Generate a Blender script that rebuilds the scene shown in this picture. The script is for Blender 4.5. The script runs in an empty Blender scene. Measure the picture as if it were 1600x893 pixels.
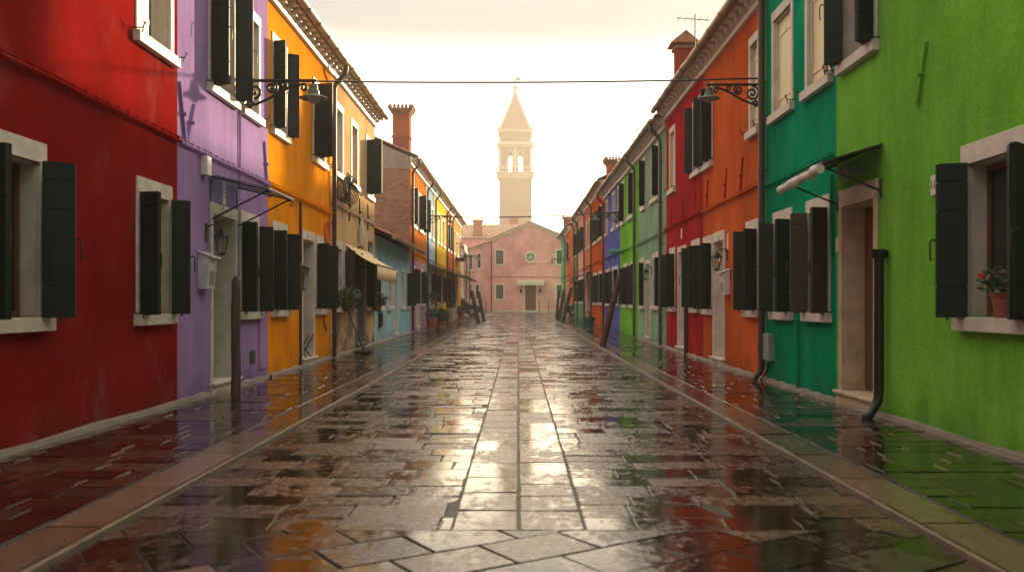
import bpy, bmesh, math, random
from mathutils import Vector, Matrix
R = random.Random(7)
rad = math.radians
S = bpy.context.scene
COL = S.collection

# ------------------------------------------------------------------ survey
# The street runs along +Y.  Left facades stand on X = -4, right ones on X = 3.8.
# Positions along the street were surveyed from the photograph (1600 wide, vanishing point 810/474, focal 1400).
WL, WR, EYE = 4.0, 3.8, 1.2
def LY(x): return 1400 * WL / (810 - x)
def RY(x): return 1400 * WR / (x - 810)

def g(y):                                   # the street climbs very slightly to the far end
    pts = [(-99, 0), (14, 0), (30, .08), (48, .2), (78, .4), (999, .4)]
    for (a, za), (b, zb) in zip(pts, pts[1:]):
        if y <= b:
            return za + (zb - za) * (y - a) / (b - a)
    return .4

# ------------------------------------------------------------------ materials
class NT:
    def __init__(s, name):
        s.m = bpy.data.materials.new(name); s.m.use_nodes = True
        s.t = s.m.node_tree; s.n = s.t.nodes; s.l = s.t.links
        s.b = s.n['Principled BSDF']
    def add(s, kind, **kw):
        nd = s.n.new(kind)
        for k, v in kw.items(): setattr(nd, k, v)
        return nd
    def link(s, a, b): s.l.new(a, b)
    def pos(s, sc=(1, 1, 1)):
        ge = s.add('ShaderNodeNewGeometry'); mp = s.add('ShaderNodeMapping')
        mp.inputs['Scale'].default_value = sc
        s.link(ge.outputs['Position'], mp.inputs['Vector'])
        return mp.outputs['Vector']
    def noise(s, scale, detail=4, vec=None, rough=.55):
        nd = s.add('ShaderNodeTexNoise'); nd.inputs['Scale'].default_value = scale
        nd.inputs['Detail'].default_value = detail; nd.inputs['Roughness'].default_value = rough
        s.link(vec if vec else s.pos(), nd.inputs['Vector'])
        return nd.outputs['Fac']
    def ramp(s, fac, stops, interp='LINEAR'):
        r = s.add('ShaderNodeValToRGB'); r.color_ramp.interpolation = interp
        el = r.color_ramp.elements
        while len(el) < len(stops): el.new(.5)
        for e, (p, c) in zip(el, stops):
            e.position = p
            e.color = (c, c, c, 1) if isinstance(c, (int, float)) else (*c, 1)
        s.link(fac, r.inputs['Fac'])
        return r.outputs['Color']
    def mix(s, fac, a, b, mode='MIX'):
        m = s.add('ShaderNodeMix', data_type='RGBA', blend_type=mode)
        for sock, v in ((m.inputs['Factor'], fac), (m.inputs['A'], a), (m.inputs['B'], b)):
            if isinstance(v, (int, float)): sock.default_value = v
            elif isinstance(v, tuple): sock.default_value = (*v, 1)
            else: s.link(v, sock)
        return m.outputs['Result']
    def math(s, op, a, b=None, c=None, clamp=False):
        m = s.add('ShaderNodeMath', operation=op, use_clamp=clamp)
        for i, v in enumerate((a, b, c)):
            if v is None: continue
            if isinstance(v, (int, float)): m.inputs[i].default_value = v
            else: s.link(v, m.inputs[i])
        return m.outputs[0]
    def bump(s, h, strength, dist=.01, normal=None):
        b = s.add('ShaderNodeBump'); b.inputs['Distance'].default_value = dist
        if isinstance(strength, (int, float)): b.inputs['Strength'].default_value = strength
        else: s.link(strength, b.inputs['Strength'])
        s.link(h, b.inputs['Height'])
        if normal: s.link(normal, b.inputs['Normal'])
        s.link(b.outputs['Normal'], s.b.inputs['Normal'])
        return b.outputs['Normal']
    def set(s, **kw):
        for k, v in kw.items():
            k = k.replace('_', ' ')
            if isinstance(v, tuple) and len(v) == 3: v = (*v, 1)
            if isinstance(v, (int, float, tuple)): s.b.inputs[k].default_value = v
            else: s.link(v, s.b.inputs[k])

def lin(r, g_, b):                          # sRGB 0-255 -> linear
    return tuple((c / 255 / 12.92) if c / 255 <= .04045 else ((c / 255 + .055) / 1.055) ** 2.4 for c in (r, g_, b))
def sc(c, k): return tuple(min(1, v * k) for v in c)

def simple(name, col, rough=.5, var=.25, scale=6, bump=.15, bscale=40, metal=0, spec=.5, stretch=(1, 1, 1)):
    m = NT(name)
    f = m.noise(scale, 5, m.pos(stretch))
    m.set(Base_Color=m.mix(m.ramp(f, [(.3, 0), (.7, 1)]), sc(col, 1 - var), sc(col, 1 + var)),
          Roughness=m.math('MULTIPLY_ADD', f, .25, rough - .12), Metallic=metal)
    m.b.inputs['Specular IOR Level'].default_value = spec
    if bump: m.bump(m.noise(bscale, 3, m.pos(stretch)), bump, .006)
    return m.m

def stucco(name, col, worn=(.42, .38, .33), wear=.0, streak=.35, grime=(.05, .055, .03), ragged=.0):
    """lime plaster: brushed limewash, rain streaks, damp blooms near the paving and fine grain"""
    m = NT(name)
    big = m.noise(.9, 6, m.pos((1, 1, .8)))
    strk = m.noise(7, 4, m.pos((1, 1, .12)))
    fine = m.noise(38, 3)
    c = m.mix(m.ramp(big, [(.3, 0), (.72, 1)]), sc(col, .62), sc(col, 1.2))
    c = m.mix(m.math('MULTIPLY', m.ramp(strk, [(.35, 0), (.75, 1)]), streak), c, sc(col, 1.5), 'MIX')
    c = m.mix(m.math('MULTIPLY', m.ramp(fine, [(.35, 1), (.6, 0)]), .34), c, sc(col, .42))
    sep = m.add('ShaderNodeSeparateXYZ'); m.link(m.pos(), sep.inputs[0])
    # damp bloom: ragged tongues of grime climbing from the paving (shape from noise)
    low = m.math('SUBTRACT', m.math('MULTIPLY', m.noise(2.6, 6, m.pos((1, 1, .55))), 1.25), sep.outputs['Z'])
    damp = m.ramp(low, [(.28, 0), (.62, 1)])
    c = m.mix(m.math('MULTIPLY', damp, .7), c, sc(tuple((a * .6 + b * .4) for a, b in zip(col, grime)), .75))
    bloom = m.math('MULTIPLY', m.ramp(m.noise(1.7, 9, m.pos((1, 1, .7)), .68), [(.56, 0), (.68, 1)]), m.ramp(sep.outputs['Z'], [(.0, .26), (1.0, .12)]))
    c = m.mix(bloom, c, tuple(a * .62 + b * .3 for a, b in zip(col, (.62, .58, .52))))
    if wear:
        fac = m.math('ADD', m.noise(1.3, 8, m.pos((1, 1, 1)), .65), m.math('MULTIPLY', sep.outputs['Z'], -ragged))
        fac = m.ramp(fac, [(.52 - wear * .3, 0), (.60 - wear * .3, 1)])
        c = m.mix(fac, c, m.mix(fine, sc(worn, .6), sc(worn, 1.3)))
    h = m.math('ADD', m.math('MULTIPLY', fine, .6), m.math('MULTIPLY', m.noise(9, 5), 1.1))
    m.set(Base_Color=c, Roughness=.86)
    m.b.inputs['Specular IOR Level'].default_value = .0
    m.bump(h, .5, .012)
    return m.m

def brickwork(name):
    m = NT(name)
    sep = m.add('ShaderNodeSeparateXYZ'); m.link(m.pos(), sep.inputs[0])
    cb = m.add('ShaderNodeCombineXYZ')
    m.link(m.math('ADD', sep.outputs['X'], sep.outputs['Y']), cb.inputs[0]); m.link(sep.outputs['Z'], cb.inputs[1])
    b = m.add('ShaderNodeTexBrick'); b.inputs['Scale'].default_value = 1
    b.inputs['Brick Width'].default_value = .2; b.inputs['Row Height'].default_value = .066
    b.inputs['Mortar Size'].default_value = .009
    b.inputs['Color1'].default_value = (*lin(104, 58, 44), 1); b.inputs['Color2'].default_value = (*lin(158, 100, 72), 1)
    b.inputs['Mortar'].default_value = (*lin(140, 118, 100), 1)
    m.link(cb.outputs[0], b.inputs['Vector'])
    m.set(Base_Color=m.mix(m.ramp(m.noise(1.6, 7), [(.35, 0), (.7, .55)]), b.outputs['Color'], lin(150, 122, 104)), Roughness=.9)
    m.bump(b.outputs['Fac'], -.5, .01)
    return m.m

def paving(name, c1, c2, wet, rough_lo=.035, rough_hi=.34):
    """wet trachyte: per slab tone and wetness (attribute), films of standing water broken up by noise"""
    m = NT(name)
    at = m.add('ShaderNodeAttribute', attribute_name='slab')
    sp = m.add('ShaderNodeSeparateColor'); m.link(at.outputs['Color'], sp.inputs[0])
    n1 = m.noise(1.1, 5, m.pos((1.0, .55, 1))); n2 = m.noise(6, 6, m.pos((1, .6, 1)), .62); n3 = m.noise(70, 3)
    tone = m.mix(sp.outputs['Red'], c1, c2)
    tone = m.mix(m.math('MULTIPLY', m.ramp(n2, [(.3, 1), (.62, 0)]), .5), tone, sc(c1, .5))
    tone = m.mix(m.math('MULTIPLY', m.ramp(n3, [(.45, 0), (.7, 1)]), .3), tone, sc(c2, 1.6))
    n4 = m.noise(17, 5, m.pos((1, .7, 1)), .6)
    w = m.math('ADD', m.math('MULTIPLY', n1, .45), m.math('MULTIPLY', n2, .5))
    w = m.math('ADD', w, m.math('MULTIPLY', n4, .5))
    w = m.math('ADD', w, m.math('MULTIPLY', sp.outputs['Green'], .22))
    w = m.ramp(w, [(wet - .07, 0), (wet + .045, 1)])
    film = m.math('MULTIPLY', w, .93)
    damp = m.ramp(n2, [(.3, .62), (.7, 1)])
    m.set(Base_Color=m.mix(m.ramp(sp.outputs['Blue'], [(.8, .25), (1, 1)]), (.004, .003, .002), m.mix(w, tone, m.mix(.62, tone, (0, 0, 0)))),
          Roughness=m.math('MULTIPLY', m.math('MULTIPLY_ADD', film, rough_lo - rough_hi, rough_hi), damp))
    m.b.inputs['IOR'].default_value = 2.3
    m.link(m.math('MULTIPLY', m.ramp(sp.outputs['Blue'], [(.8, .06), (1, 1)]), .5), m.b.inputs['Specular IOR Level'])
    # standing water lies level whatever the slab's tilt
    ge = m.add('ShaderNodeNewGeometry')
    mx = m.add('ShaderNodeMix', data_type='VECTOR')
    m.link(film, mx.inputs['Factor']); m.link(ge.outputs['Normal'], mx.inputs[4])
    mx.inputs[5].default_value = (0, 0, 1)
    h = m.math('ADD', m.math('MULTIPLY', n3, .35), m.noise(16, 6))
    m.bump(h, m.math('MULTIPLY_ADD', film, -.38, .42), .012, mx.outputs[1])
    return m.m

def tiles(name, col):
    m = NT(name)
    n = m.noise(5, 5); n2 = m.noise(30, 3)
    c = m.mix(m.ramp(n, [(.3, 0), (.7, 1)]), sc(col, .55), sc(col, 1.35))
    c = m.mix(m.math('MULTIPLY', m.ramp(n2, [(.5, 0), (.7, 1)]), .4), c, lin(150, 140, 120))
    m.set(Base_Color=c, Roughness=.85); m.bump(n2, .3, .01)
    return m.m

M = {}
M['stone'] = simple('istrian_stone', lin(196, 186, 172), .6, .18, 5, .2, 60)
M['stone_warm'] = simple('worn_lintel_stone', lin(186, 164, 138), .65, .22, 6, .25, 60)
M['white'] = simple('white_paint', lin(205, 200, 190), .5, .10, 8, .08, 50)
M['reveal'] = simple('painted_reveal', lin(182, 178, 176), .7, .14, 3, .12, 50)
M['cream'] = simple('cream_boards', lin(232, 216, 170), .5, .10, 6, .1, 50, stretch=(1, 1, .15))
M['shutter'] = simple('dark_green_shutter', lin(22, 34, 29), .55, .5, 4, .12, 30, spec=.22, stretch=(1, 1, .2))
M['shutter_brown'] = simple('olive_brown_shutter', lin(58, 52, 36), .55, .3, 4, .12, 30, spec=.25, stretch=(1, 1, .2))
M['iron'] = simple('wrought_iron', lin(34, 30, 29), .5, .3, 10, .2, 60, metal=.3)
M['black'] = simple('black_iron_pipe', lin(20, 22, 22), .38, .3, 8, .15, 50)
M['wood_door'] = simple('varnished_door', lin(104, 58, 40), .4, .3, 3, .15, 30, stretch=(6, 6, .4))
M['wood_dark'] = simple('dark_wood', lin(52, 38, 30), .5, .3, 3, .2, 30, stretch=(6, 6, .4))
M['frame_brown'] = simple('brown_sash', lin(110, 70, 42), .45, .25, 4, .1, 40)
M['post'] = simple('weathered_mooring_post', lin(74, 54, 42), .72, .75, 7, 1.0, 34, stretch=(3, 3, .22))
M['gutter'] = simple('copper_gutter', lin(150, 128, 88), .42, .3, 3, .1, 30, metal=.55)
M['pipe'] = simple('brown_downpipe', lin(70, 50, 42), .45, .3, 3, .1, 30, metal=.2)
M['pipe_grey'] = simple('grey_downpipe', lin(80, 74, 66), .45, .3, 3, .1, 30, metal=.2)
M['terracotta'] = simple('terracotta', lin(150, 84, 58), .75, .2, 8, .2, 50)
M['pot_green'] = simple('green_glazed_pot', lin(22, 84, 66), .3, .2, 6, .05, 40)
M['leaf'] = simple('leaf', (.055, .105, .03), .5, .5, 14, 0)
M['leaf_dark'] = simple('dark_leaf', (.03, .07, .025), .5, .5, 14, 0)
M['flower_red'] = simple('red_petals', lin(190, 40, 34), .6, .25, 20, 0)
M['flower_pink'] = simple('pink_petals', lin(214, 120, 120), .6, .25, 20, 0)
M['soil'] = simple('soil', lin(48, 36, 28), .9, .3, 20, .4)
M['canvas'] = simple('cream_canvas', lin(220, 192, 146), .8, .12, 3, .15, 20)
M['canvas_grey'] = simple('rolled_canvas', lin(204, 196, 184), .8, .12, 8, .2, 20)
M['awning_red'] = simple('maroon_awning', lin(112, 74, 58), .75, .2, 3, .15, 20)
M['sheet_dark'] = simple('dark_canopy_sheet', lin(48, 46, 42), .5, .25, 3, .1, 20)
M['steel'] = simple('galvanised_steel', lin(190, 190, 190), .35, .15, 5, .05, 40, metal=.8)
M['mailbox'] = simple('mailbox_paint', lin(186, 182, 176), .4, .12, 6, .06, 40)
M['mailbox_grey'] = simple('grey_mailbox', lin(92, 88, 86), .4, .15, 6, .06, 40)
M['meter'] = simple('meter_box', lin(130, 132, 126), .5, .15, 6, .08, 40)
M['lampshade'] = simple('verdigris_shade', lin(92, 104, 92), .5, .25, 8, .1, 40, metal=.3)
M['tile'] = tiles('roof_tile', lin(150, 96, 70))
M['tile_pale'] = tiles('pale_roof_tile', lin(176, 136, 106))
M['mortar'] = simple('slab_mortar', lin(150, 132, 112), .35, .25, 8, .3, 60)
M['kerb_edge'] = simple('kerb_edge_stone', lin(128, 112, 94), .35, .3, 6, .3, 50)
M['joint'] = simple('dark_joint', lin(46, 38, 32), .5, .3, 8, .3, 60)
M['ground'] = simple('wet_ground', lin(92, 82, 74), .4, .3, 2, .4, 20)
M['tyre'] = simple('rubber', lin(22, 22, 22), .8, .2, 10, .1)
M['carpaint'] = simple('dark_teal_paint', lin(38, 56, 60), .22, .08, 2, 0)
M['carpaint2'] = simple('black_paint', lin(30, 32, 34), .22, .08, 2, 0)
M['teal'] = simple('teal_cloth', lin(86, 150, 140), .7, .2, 8, .1)
M['blue_plastic'] = simple('blue_handle', lin(28, 74, 104), .4, .2, 8, .05)
M['straw'] = simple('bristles', lin(150, 110, 60), .8, .3, 20, .3)
M['tower_brick'] = simple('tower_brick', lin(128, 84, 52), .9, .15, .8, .1, 8)
M['tower_stone'] = simple('tower_stone', lin(200, 178, 148), .8, .12, .8, .1, 8)
M['slate'] = simple('spire_brick', lin(128, 80, 48), .85, .15, .8, .1, 8)
M['brick'] = brickwork('old_brick')
M['chimney_red'] = stucco('chimney_red', lin(150, 60, 46))
M['chimney_brick'] = stucco('chimney_brick', lin(168, 92, 66))
M['grey_plaster'] = stucco('grey_plaster', lin(150, 142, 134))
M['render_strip'] = simple('cement_skirt', lin(120, 110, 98), .5, .25, 4, .4, 30)

def glass(name, col=(.012, .014, .016), rough=.06):
    m = NT(name); m.set(Base_Color=col, Roughness=rough); m.b.inputs['Specular IOR Level'].default_value = .7
    m.bump(m.noise(3, 2), .03, .02)
    return m.m
M['pane'] = glass('window_pane')
M['pane_curtain'] = glass('curtained_pane', lin(120, 108, 96), .15)
M['pane_olive'] = glass('olive_blind_pane', lin(74, 78, 58), .3)
def clear(name, tint):
    m = NT(name); m.set(Base_Color=tint, Roughness=.08)
    m.b.inputs['Transmission Weight'].default_value = .85; m.b.inputs['IOR'].default_value = 1.2
    return m.m
M['canopy_glass'] = clear('canopy_glass', lin(150, 196, 186))
M['bulb'] = clear('lamp_glass', lin(235, 225, 205))

M['road'] = paving('wet_trachyte', lin(46, 32, 21), lin(106, 78, 51), .85, .03, .36)
M['walk'] = paving('wet_pavement', lin(38, 28, 22), lin(84, 64, 50), .82, .035, .25)
M['strip'] = paving('wet_kerb_strip', lin(96, 74, 60), lin(128, 102, 84), .9, .04, .25)

WALLS = dict(
    red=lin(140, 28, 25), purple=lin(158, 130, 182), orange=lin(236, 146, 24), tan=lin(206, 172, 126),
    lblue=lin(152, 198, 212), orange2=lin(206, 118, 44), paleblue=lin(164, 194, 214), yellow=lin(240, 206, 60),
    salmon=lin(210, 112, 72), amber=lin(222, 156, 72), mauve=lin(178, 140, 152),
    lime=lin(112, 176, 60), emerald=lin(6, 140, 100), dorange=lin(196, 92, 46), rred=lin(170, 40, 44),
    pistachio=lin(142, 172, 142), lime2=lin(116, 190, 52), violet=lin(98, 104, 176), rust=lin(196, 88, 32),
    rust2=lin(206, 116, 64), pink=lin(228, 168, 160), sage=lin(110, 160, 112), orange3=lin(206, 108, 62),
    seafoam=lin(104, 176, 118), rose=lin(232, 162, 156), pale=lin(226, 212, 190))
for k, c in WALLS.items():
    M['w_' + k] = stucco('plaster_' + k, c)
M['w_tan'] = stucco('plaster_tan', WALLS['tan'], lin(126, 112, 96), .38, .3, ragged=.055)
M['w_red'] = stucco('plaster_red', WALLS['red'], streak=.22)
M['w_lblue'] = stucco('plaster_lblue', WALLS['lblue'], lin(165, 170, 165), .03, .3)

# ------------------------------------------------------------------ mesh helpers
class MB:
    """collects shapes; build() links them as ONE mesh object. tf maps local to world."""
    def __init__(s, tf=None): s.v = []; s.f = []; s.tf = tf; s.cols = []
    def add(s, vs, fs, col=None):
        n = len(s.v)
        s.v += [tuple(s.tf(*p)) if s.tf else tuple(p) for p in vs]
        s.f += [tuple(i + n for i in f) for f in fs]
        if col is not None: s.cols += [col] * len(vs)
        return s
    def box(s, a, b):
        (x0, y0, z0), (x1, y1, z1) = a, b
        return s.add([(x0, y0, z0), (x1, y0, z0), (x1, y1, z0), (x0, y1, z0), (x0, y0, z1), (x1, y0, z1), (x1, y1, z1), (x0, y1, z1)],
                     [(0, 3, 2, 1), (4, 5, 6, 7), (0, 1, 5, 4), (1, 2, 6, 5), (2, 3, 7, 6), (3, 0, 4, 7)])
    def hexa(s, p): return s.add(p, [(0, 3, 2, 1), (4, 5, 6, 7), (0, 1, 5, 4), (1, 2, 6, 5), (2, 3, 7, 6), (3, 0, 4, 7)])
    def tube(s, pts, r, n=8, cap=True):
        pts = [Vector(p) for p in pts]; m = len(pts)
        rs = r if isinstance(r, (list, tuple)) else [r] * m
        vs = []; up = None
        for i, p in enumerate(pts):
            d = (pts[min(i + 1, m - 1)] - pts[max(i - 1, 0)]).normalized()
            if up is None:
                up = Vector((0, 0, 1)) if abs(d.z) < .9 else Vector((1, 0, 0))
            a = d.cross(up)
            if a.length < 1e-4: a = d.orthogonal()
            a.normalize(); b = a.cross(d).normalized(); up = b
            for k in range(n):
                t = 2 * math.pi * k / n
                vs.append(tuple(p + (a * math.cos(t) + b * math.sin(t)) * rs[i]))
        fs = [(i * n + k, i * n + (k + 1) % n, (i + 1) * n + (k + 1) % n, (i + 1) * n + k) for i in range(m - 1) for k in range(n)]
        if cap: fs += [tuple(range(n))[::-1], tuple((m - 1) * n + k for k in range(n))]
        return s.add(vs, fs)
    def lathe(s, c, prof, n=16, cap=True):
        vs = [(c[0] + r * math.cos(2 * math.pi * k / n), c[1] + r * math.sin(2 * math.pi * k / n), c[2] + z) for r, z in prof for k in range(n)]
        m = len(prof)
        fs = [(i * n + k, i * n + (k + 1) % n, (i + 1) * n + (k + 1) % n, (i + 1) * n + k) for i in range(m - 1) for k in range(n)]
        if cap: fs += [tuple(range(n))[::-1], tuple((m - 1) * n + k for k in range(n))]
        return s.add(vs, fs)
    def prism(s, poly, d):                  # poly: 3D points, d: extrusion vector
        n = len(poly)
        vs = list(poly) + [tuple(a + b for a, b in zip(p, d)) for p in poly]
        return s.add(vs, [tuple(range(n))[::-1], tuple(range(n, 2 * n))] + [(i, (i + 1) % n, n + (i + 1) % n, n + i) for i in range(n)])
    def build(s, name, mat, parent=None, smooth=False, bevel=0, recalc=True):
        me = bpy.data.meshes.new(name)
        off = Vector((0, 0, 0))
        p = parent
        while p: off += p.location; p = p.parent
        me.from_pydata([(v[0] - off.x, v[1] - off.y, v[2] - off.z) for v in s.v], [], s.f)
        if s.cols:
            a = me.color_attributes.new('slab', 'FLOAT_COLOR', 'POINT')
            for i, c in enumerate(s.cols): a.data[i].color = (*c, 1)
        if recalc:
            bm = bmesh.new(); bm.from_mesh(me); bmesh.ops.recalc_face_normals(bm, faces=bm.faces); bm.to_mesh(me); bm.free()
        if smooth:
            for f in me.polygons: f.use_smooth = True
        me.materials.append(mat)
        o = bpy.data.objects.new(name, me); COL.objects.link(o)
        if smooth:
            try: me.set_sharp_from_angle(angle=rad(40))
            except Exception: pass
        if parent: o.parent = parent
        if bevel:
            b = o.modifiers.new('edge', 'BEVEL'); b.width = bevel; b.segments = 2; b.limit_method = 'ANGLE'; b.angle_limit = rad(50)
        return o

def tag(o, label, cat, group=None, kind=None):
    o['label'] = label; o['category'] = cat
    if group: o['group'] = group
    if kind: o['kind'] = kind
    return o
def thing(name, label, cat, loc=(0, 0, 0), group=None):
    o = bpy.data.objects.new(name, None); COL.objects.link(o); o.location = loc
    o.empty_display_size = .2
    return tag(o, label, cat, group)
def side_tf(side):
    """street frame: u along the street, o out of the wall into the street, z up"""
    if side < 0: return lambda o, u, z: (-WL + o, u, z)
    return lambda o, u, z: (WR - o, u, z)

# ------------------------------------------------------------------ house kit
GW = (.97, 1.09, 2.37, 2.54)                # sill bottom, opening bottom, opening top, lintel top
UW = (3.93, 4.05, 5.45, 5.6)

def leaf_mb(mb, p, ang, w, z0, z1, t=.034):
    """one board shutter leaf from hinge p=(o,u), turning ang from the +u direction towards the street"""
    co, si = math.cos(ang), math.sin(ang)
    def q(a, b, z): return (p[0] + a * si + b * co, p[1] + a * co - b * si, z)
    h = z1 - z0
    cuts = [z0, z0 + h * .2, z0 + h * .69, z0 + h * .88, z1]
    gap = .007
    for a, b in zip(cuts, cuts[1:]):
        vs = [q(0, -t / 2, a + gap), q(w, -t / 2, a + gap), q(w, t / 2, a + gap), q(0, t / 2, a + gap),
              q(0, -t / 2, b), q(w, -t / 2, b), q(w, t / 2, b), q(0, t / 2, b)]
        mb.hexa(vs)
    vs = [q(.012, -t / 2 + .009, z0 + .01), q(w - .012, -t / 2 + .009, z0 + .01), q(w - .012, t / 2 - .009, z0 + .01), q(.012, t / 2 - .009, z0 + .01),
          q(.012, -t / 2 + .009, z1 - .01), q(w - .012, -t / 2 + .009, z1 - .01), q(w - .012, t / 2 - .009, z1 - .01), q(.012, t / 2 - .009, z1 - .01)]
    mb.hexa(vs)
    return (p[0] + w * si, p[1] + w * co)

class House:
    def __init__(s, side, y0, y1, wall, eave, name, label, cat='house', roof=True, depth=7.0, cornice=None, group='coloured row houses',
                 gutter=True, pitch=.44, out=.3, dentil=True, roofmat='tile'):
        s.side, s.y0, s.y1, s.eave, s.wall = side, y0 + .002, y1 - .002, eave, wall
        s.tf = side_tf(side); s.depth = depth
        base = s.tf(0, (y0 + y1) / 2, 0)
        s.gz = g((y0 + y1) / 2)
        s.root = thing(name, label, cat, (base[0], base[1], s.gz), group)
        s.openings = []                     # (u0,u1,z0,z1,depth)
        s.roof = roof; s.pitch = pitch; s.out = out; s.gutter = gutter; s.cornice = cornice; s.dentil = dentil; s.roofmat = roofmat
        s.near = (y0 + y1) / 2 < 30
    def mb(s): return MB(s.tf)
    def part(s, mb, name, mat, parent=None, **kw): return mb.build(name, M[mat] if isinstance(mat, str) else mat, parent or s.root, **kw)

    def window(s, u0, u1, lev=GW, shut='both', pane='pane', frame='stone', sill=True, leafw=.205, shutmat='shutter', inner=None,
               ang=(98, 80), dz=0, sash='white', hooks=True, rec=.15, lintel=True, handle=True):
        zs, zb, zt, zl = [v + s.gz + dz for v in lev]
        j = min(.095, (u1 - u0) * .13)
        a, b = u0 + j, u1 - j
        s.openings.append((a, b, zb, zt))
        fr = s.mb()
        if lintel: fr.box((-.02, u0, zt), (.022, u1, zl))
        fr.box((-.02, u0, zb), (.018, a + .004, zt - .001)); fr.box((-.02, b - .004, zb), (.018, u1, zt - .001))
        # painted reveal lining
        fr.box((-rec - .06, a - .01, zb), (-.021, a + .012, zt)); fr.box((-rec - .06, b - .012, zb), (-.021, b + .01, zt))
        fr.box((-rec - .06, a + .013, zt - .014), (-.021, b - .013, zt + .01))
        w = s.part(fr, 'window', frame, bevel=.006 if s.near else 0)
        if sill:
            sl = s.mb(); sl.box((-rec - .05, u0 - .05, zs), (.075, u1 + .05, zb - .002))
            s.part(sl, 'sill', frame, w, bevel=.006 if s.near else 0)
        sa = s.mb(); d = -rec; m = (a + b) / 2; t = .045
        sa.box((d - .04, a + .013, zb), (d, a + t + .013, zt - .016)); sa.box((d - .04, b - t - .013, zb), (d, b - .013, zt - .016))
        sa.box((d - .04, a + .06, zt - t - .016), (d - .001, b - .06, zt - .016)); sa.box((d - .04, a + .06, zb), (d - .001, b - .06, zb + t))
        sa.box((d - .035, m - .035, zb + t + .001), (d + .004, m + .035, zt - t - .017))
        s.part(sa, 'sash', sash, w)
        pn = s.mb(); pn.box((d - .03, a + .03, zb + .01), (d - .022, b - .03, zt - .03))
        s.part(pn, 'pane', pane, w)
        if inner:                            # cream boarded shutters closed inside the opening
            hw = (b - a - .03) / 2
            for k, lo in enumerate((a + .015, a + .015 + hw)):
                if inner == 'half' and k == (1 if s.side < 0 else 0): continue
                mb = s.mb(); nb = 3
                for q in range(nb):
                    mb.box((-.10, lo + q * hw / nb + .003, zb + .012), (-.068, lo + (q + 1) * hw / nb - .003, zt - .03))
                for zz in (zb + .2, zt - .25): mb.box((-.068, lo + .02, zz), (-.055, lo + hw - .02, zz + .06))
                s.part(mb, 'inner_shutter', 'cream', w)
        ends = {'both': (0, 1), 'far': (1,), 'near': (0,), 'none': ()}[shut]
        for e in ends:
            mb = s.mb(); p = (.03, u0 + j * .6) if e == 0 else (.03, u1 - j * .6)
            an = rad(ang[0] + R.uniform(-5, 5)) if e == 0 else rad(ang[1] + R.uniform(-5, 5))
            q = leaf_mb(mb, p, an, leafw, zb - .015, zt + .005)
            # folded second leaf lies back against the first
            sg = 1 if e == 0 else -1
            p2 = (q[0] - .004, q[1] + sg * .038)
            leaf_mb(mb, p2, an + math.pi + sg * rad(24), leafw - .012, zb - .015, zt + .005)
            sh = s.part(mb, 'shutter', shutmat, w, bevel=.003 if s.near else 0)
            if s.near and handle:
                hb = s.mb(); zc = (zb + zt) / 2 - .12; u = q[1] + (.03 if e == 1 else -.03)
                o = q[0] + .005
                hb.tube([(o - .03, u, zc + .13), (o + .025, u, zc + .13), (o + .035, u, zc + .1), (o + .035, u, zc - .02), (o + .025, u, zc - .05)], .008, 6)
                s.part(hb, 'handle', 'iron', w, smooth=True)
        if hooks and s.near:
            for u, sg in ((u0 - .06, -1), (u1 + .06, 1)):
                hb = s.mb(); zc = zb + .01
                hb.tube([(0, u, zc), (.1, u, zc), (.12, u + sg * .02, zc)], .008, 6)
                hb.tube([(.1, u, zc - .05), (.11, u, zc - .02), (.12, u + sg * .01, zc + .02), (.14, u + sg * .01, zc + .05), (.12, u, zc + .06)], .008, 6)
                s.part(hb, 'shutter_hook', 'iron', w, smooth=True)
        return w

    def door(s, u0, u1, top=2.38, lint=2.5, leafmat='wood_door', step=.17, rec=.3, frame='stone', knob=True, ajar=False):
        z0 = s.gz + step; zt, zl = top + s.gz, lint + s.gz
        j = .085; a, b = u0 + j, u1 - j
        s.openings.append((a, b, s.gz - .05, zt))
        fr = s.mb()
        fr.box((-.02, u0, zt), (.025, u1, zl))
        fr.box((-.02, u0, s.gz - .02), (.021, a + .004, zt - .001)); fr.box((-.02, b - .004, s.gz - .02), (.021, u1, zt - .001))
        fr.box((-rec - .06, a - .01, z0 + .001), (-.021, a + .012, zt)); fr.box((-rec - .06, b - .012, z0 + .001), (-.021, b + .01, zt))
        fr.box((-rec - .06, a + .013, zt - .014), (-.021, b - .013, zt + .01))
        d = s.part(fr, 'door', frame, bevel=.006 if s.near else 0)
        st = s.mb(); st.box((-rec - .08, u0 - .02, s.gz - .1), (.05, u1 + .02, z0 - .04)); st.box((-rec - .08, u0 - .04, z0 - .038), (.085, u1 + .04, z0))
        s.part(st, 'doorstep', frame, d, bevel=.01 if s.near else 0)
        lf = s.mb(); w = b - a - .03
        lf.box((-rec - .05, a + .014, z0 + .004), (-rec, b - .014, zt - .016))
        n = 3; hh = (zt - z0 - .25) / n
        for k in range(n):
            za = z0 + .1 + k * (hh + .03)
            for q in range(2):
                ua = a + .09 + q * (w - .1) / 2
                lf.box((-rec + .001, ua, za), (-rec + .014, ua + (w - .2) / 2 - .02, za + hh - .03))
        s.part(lf, 'door_leaf', leafmat, d, bevel=.004 if s.near else 0)
        if knob:
            kb = s.mb(); u = a + .12; kz = z0 + 1.02
            kb.lathe((0, 0, 0), [(.001, 0)], 3, False); kb.v.clear(); kb.f.clear()
            kb.box((-rec, u - .025, kz - .09), (-rec + .012, u + .025, kz + .09))
            kb.tube([(-rec + .01, u, kz), (-rec + .06, u, kz), (-rec + .065, u + .02, kz), (-rec + .06, u + .1, kz)], .01, 6)
            s.part(kb, 'door_handle', 'iron', d, smooth=True)
        return d

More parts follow.
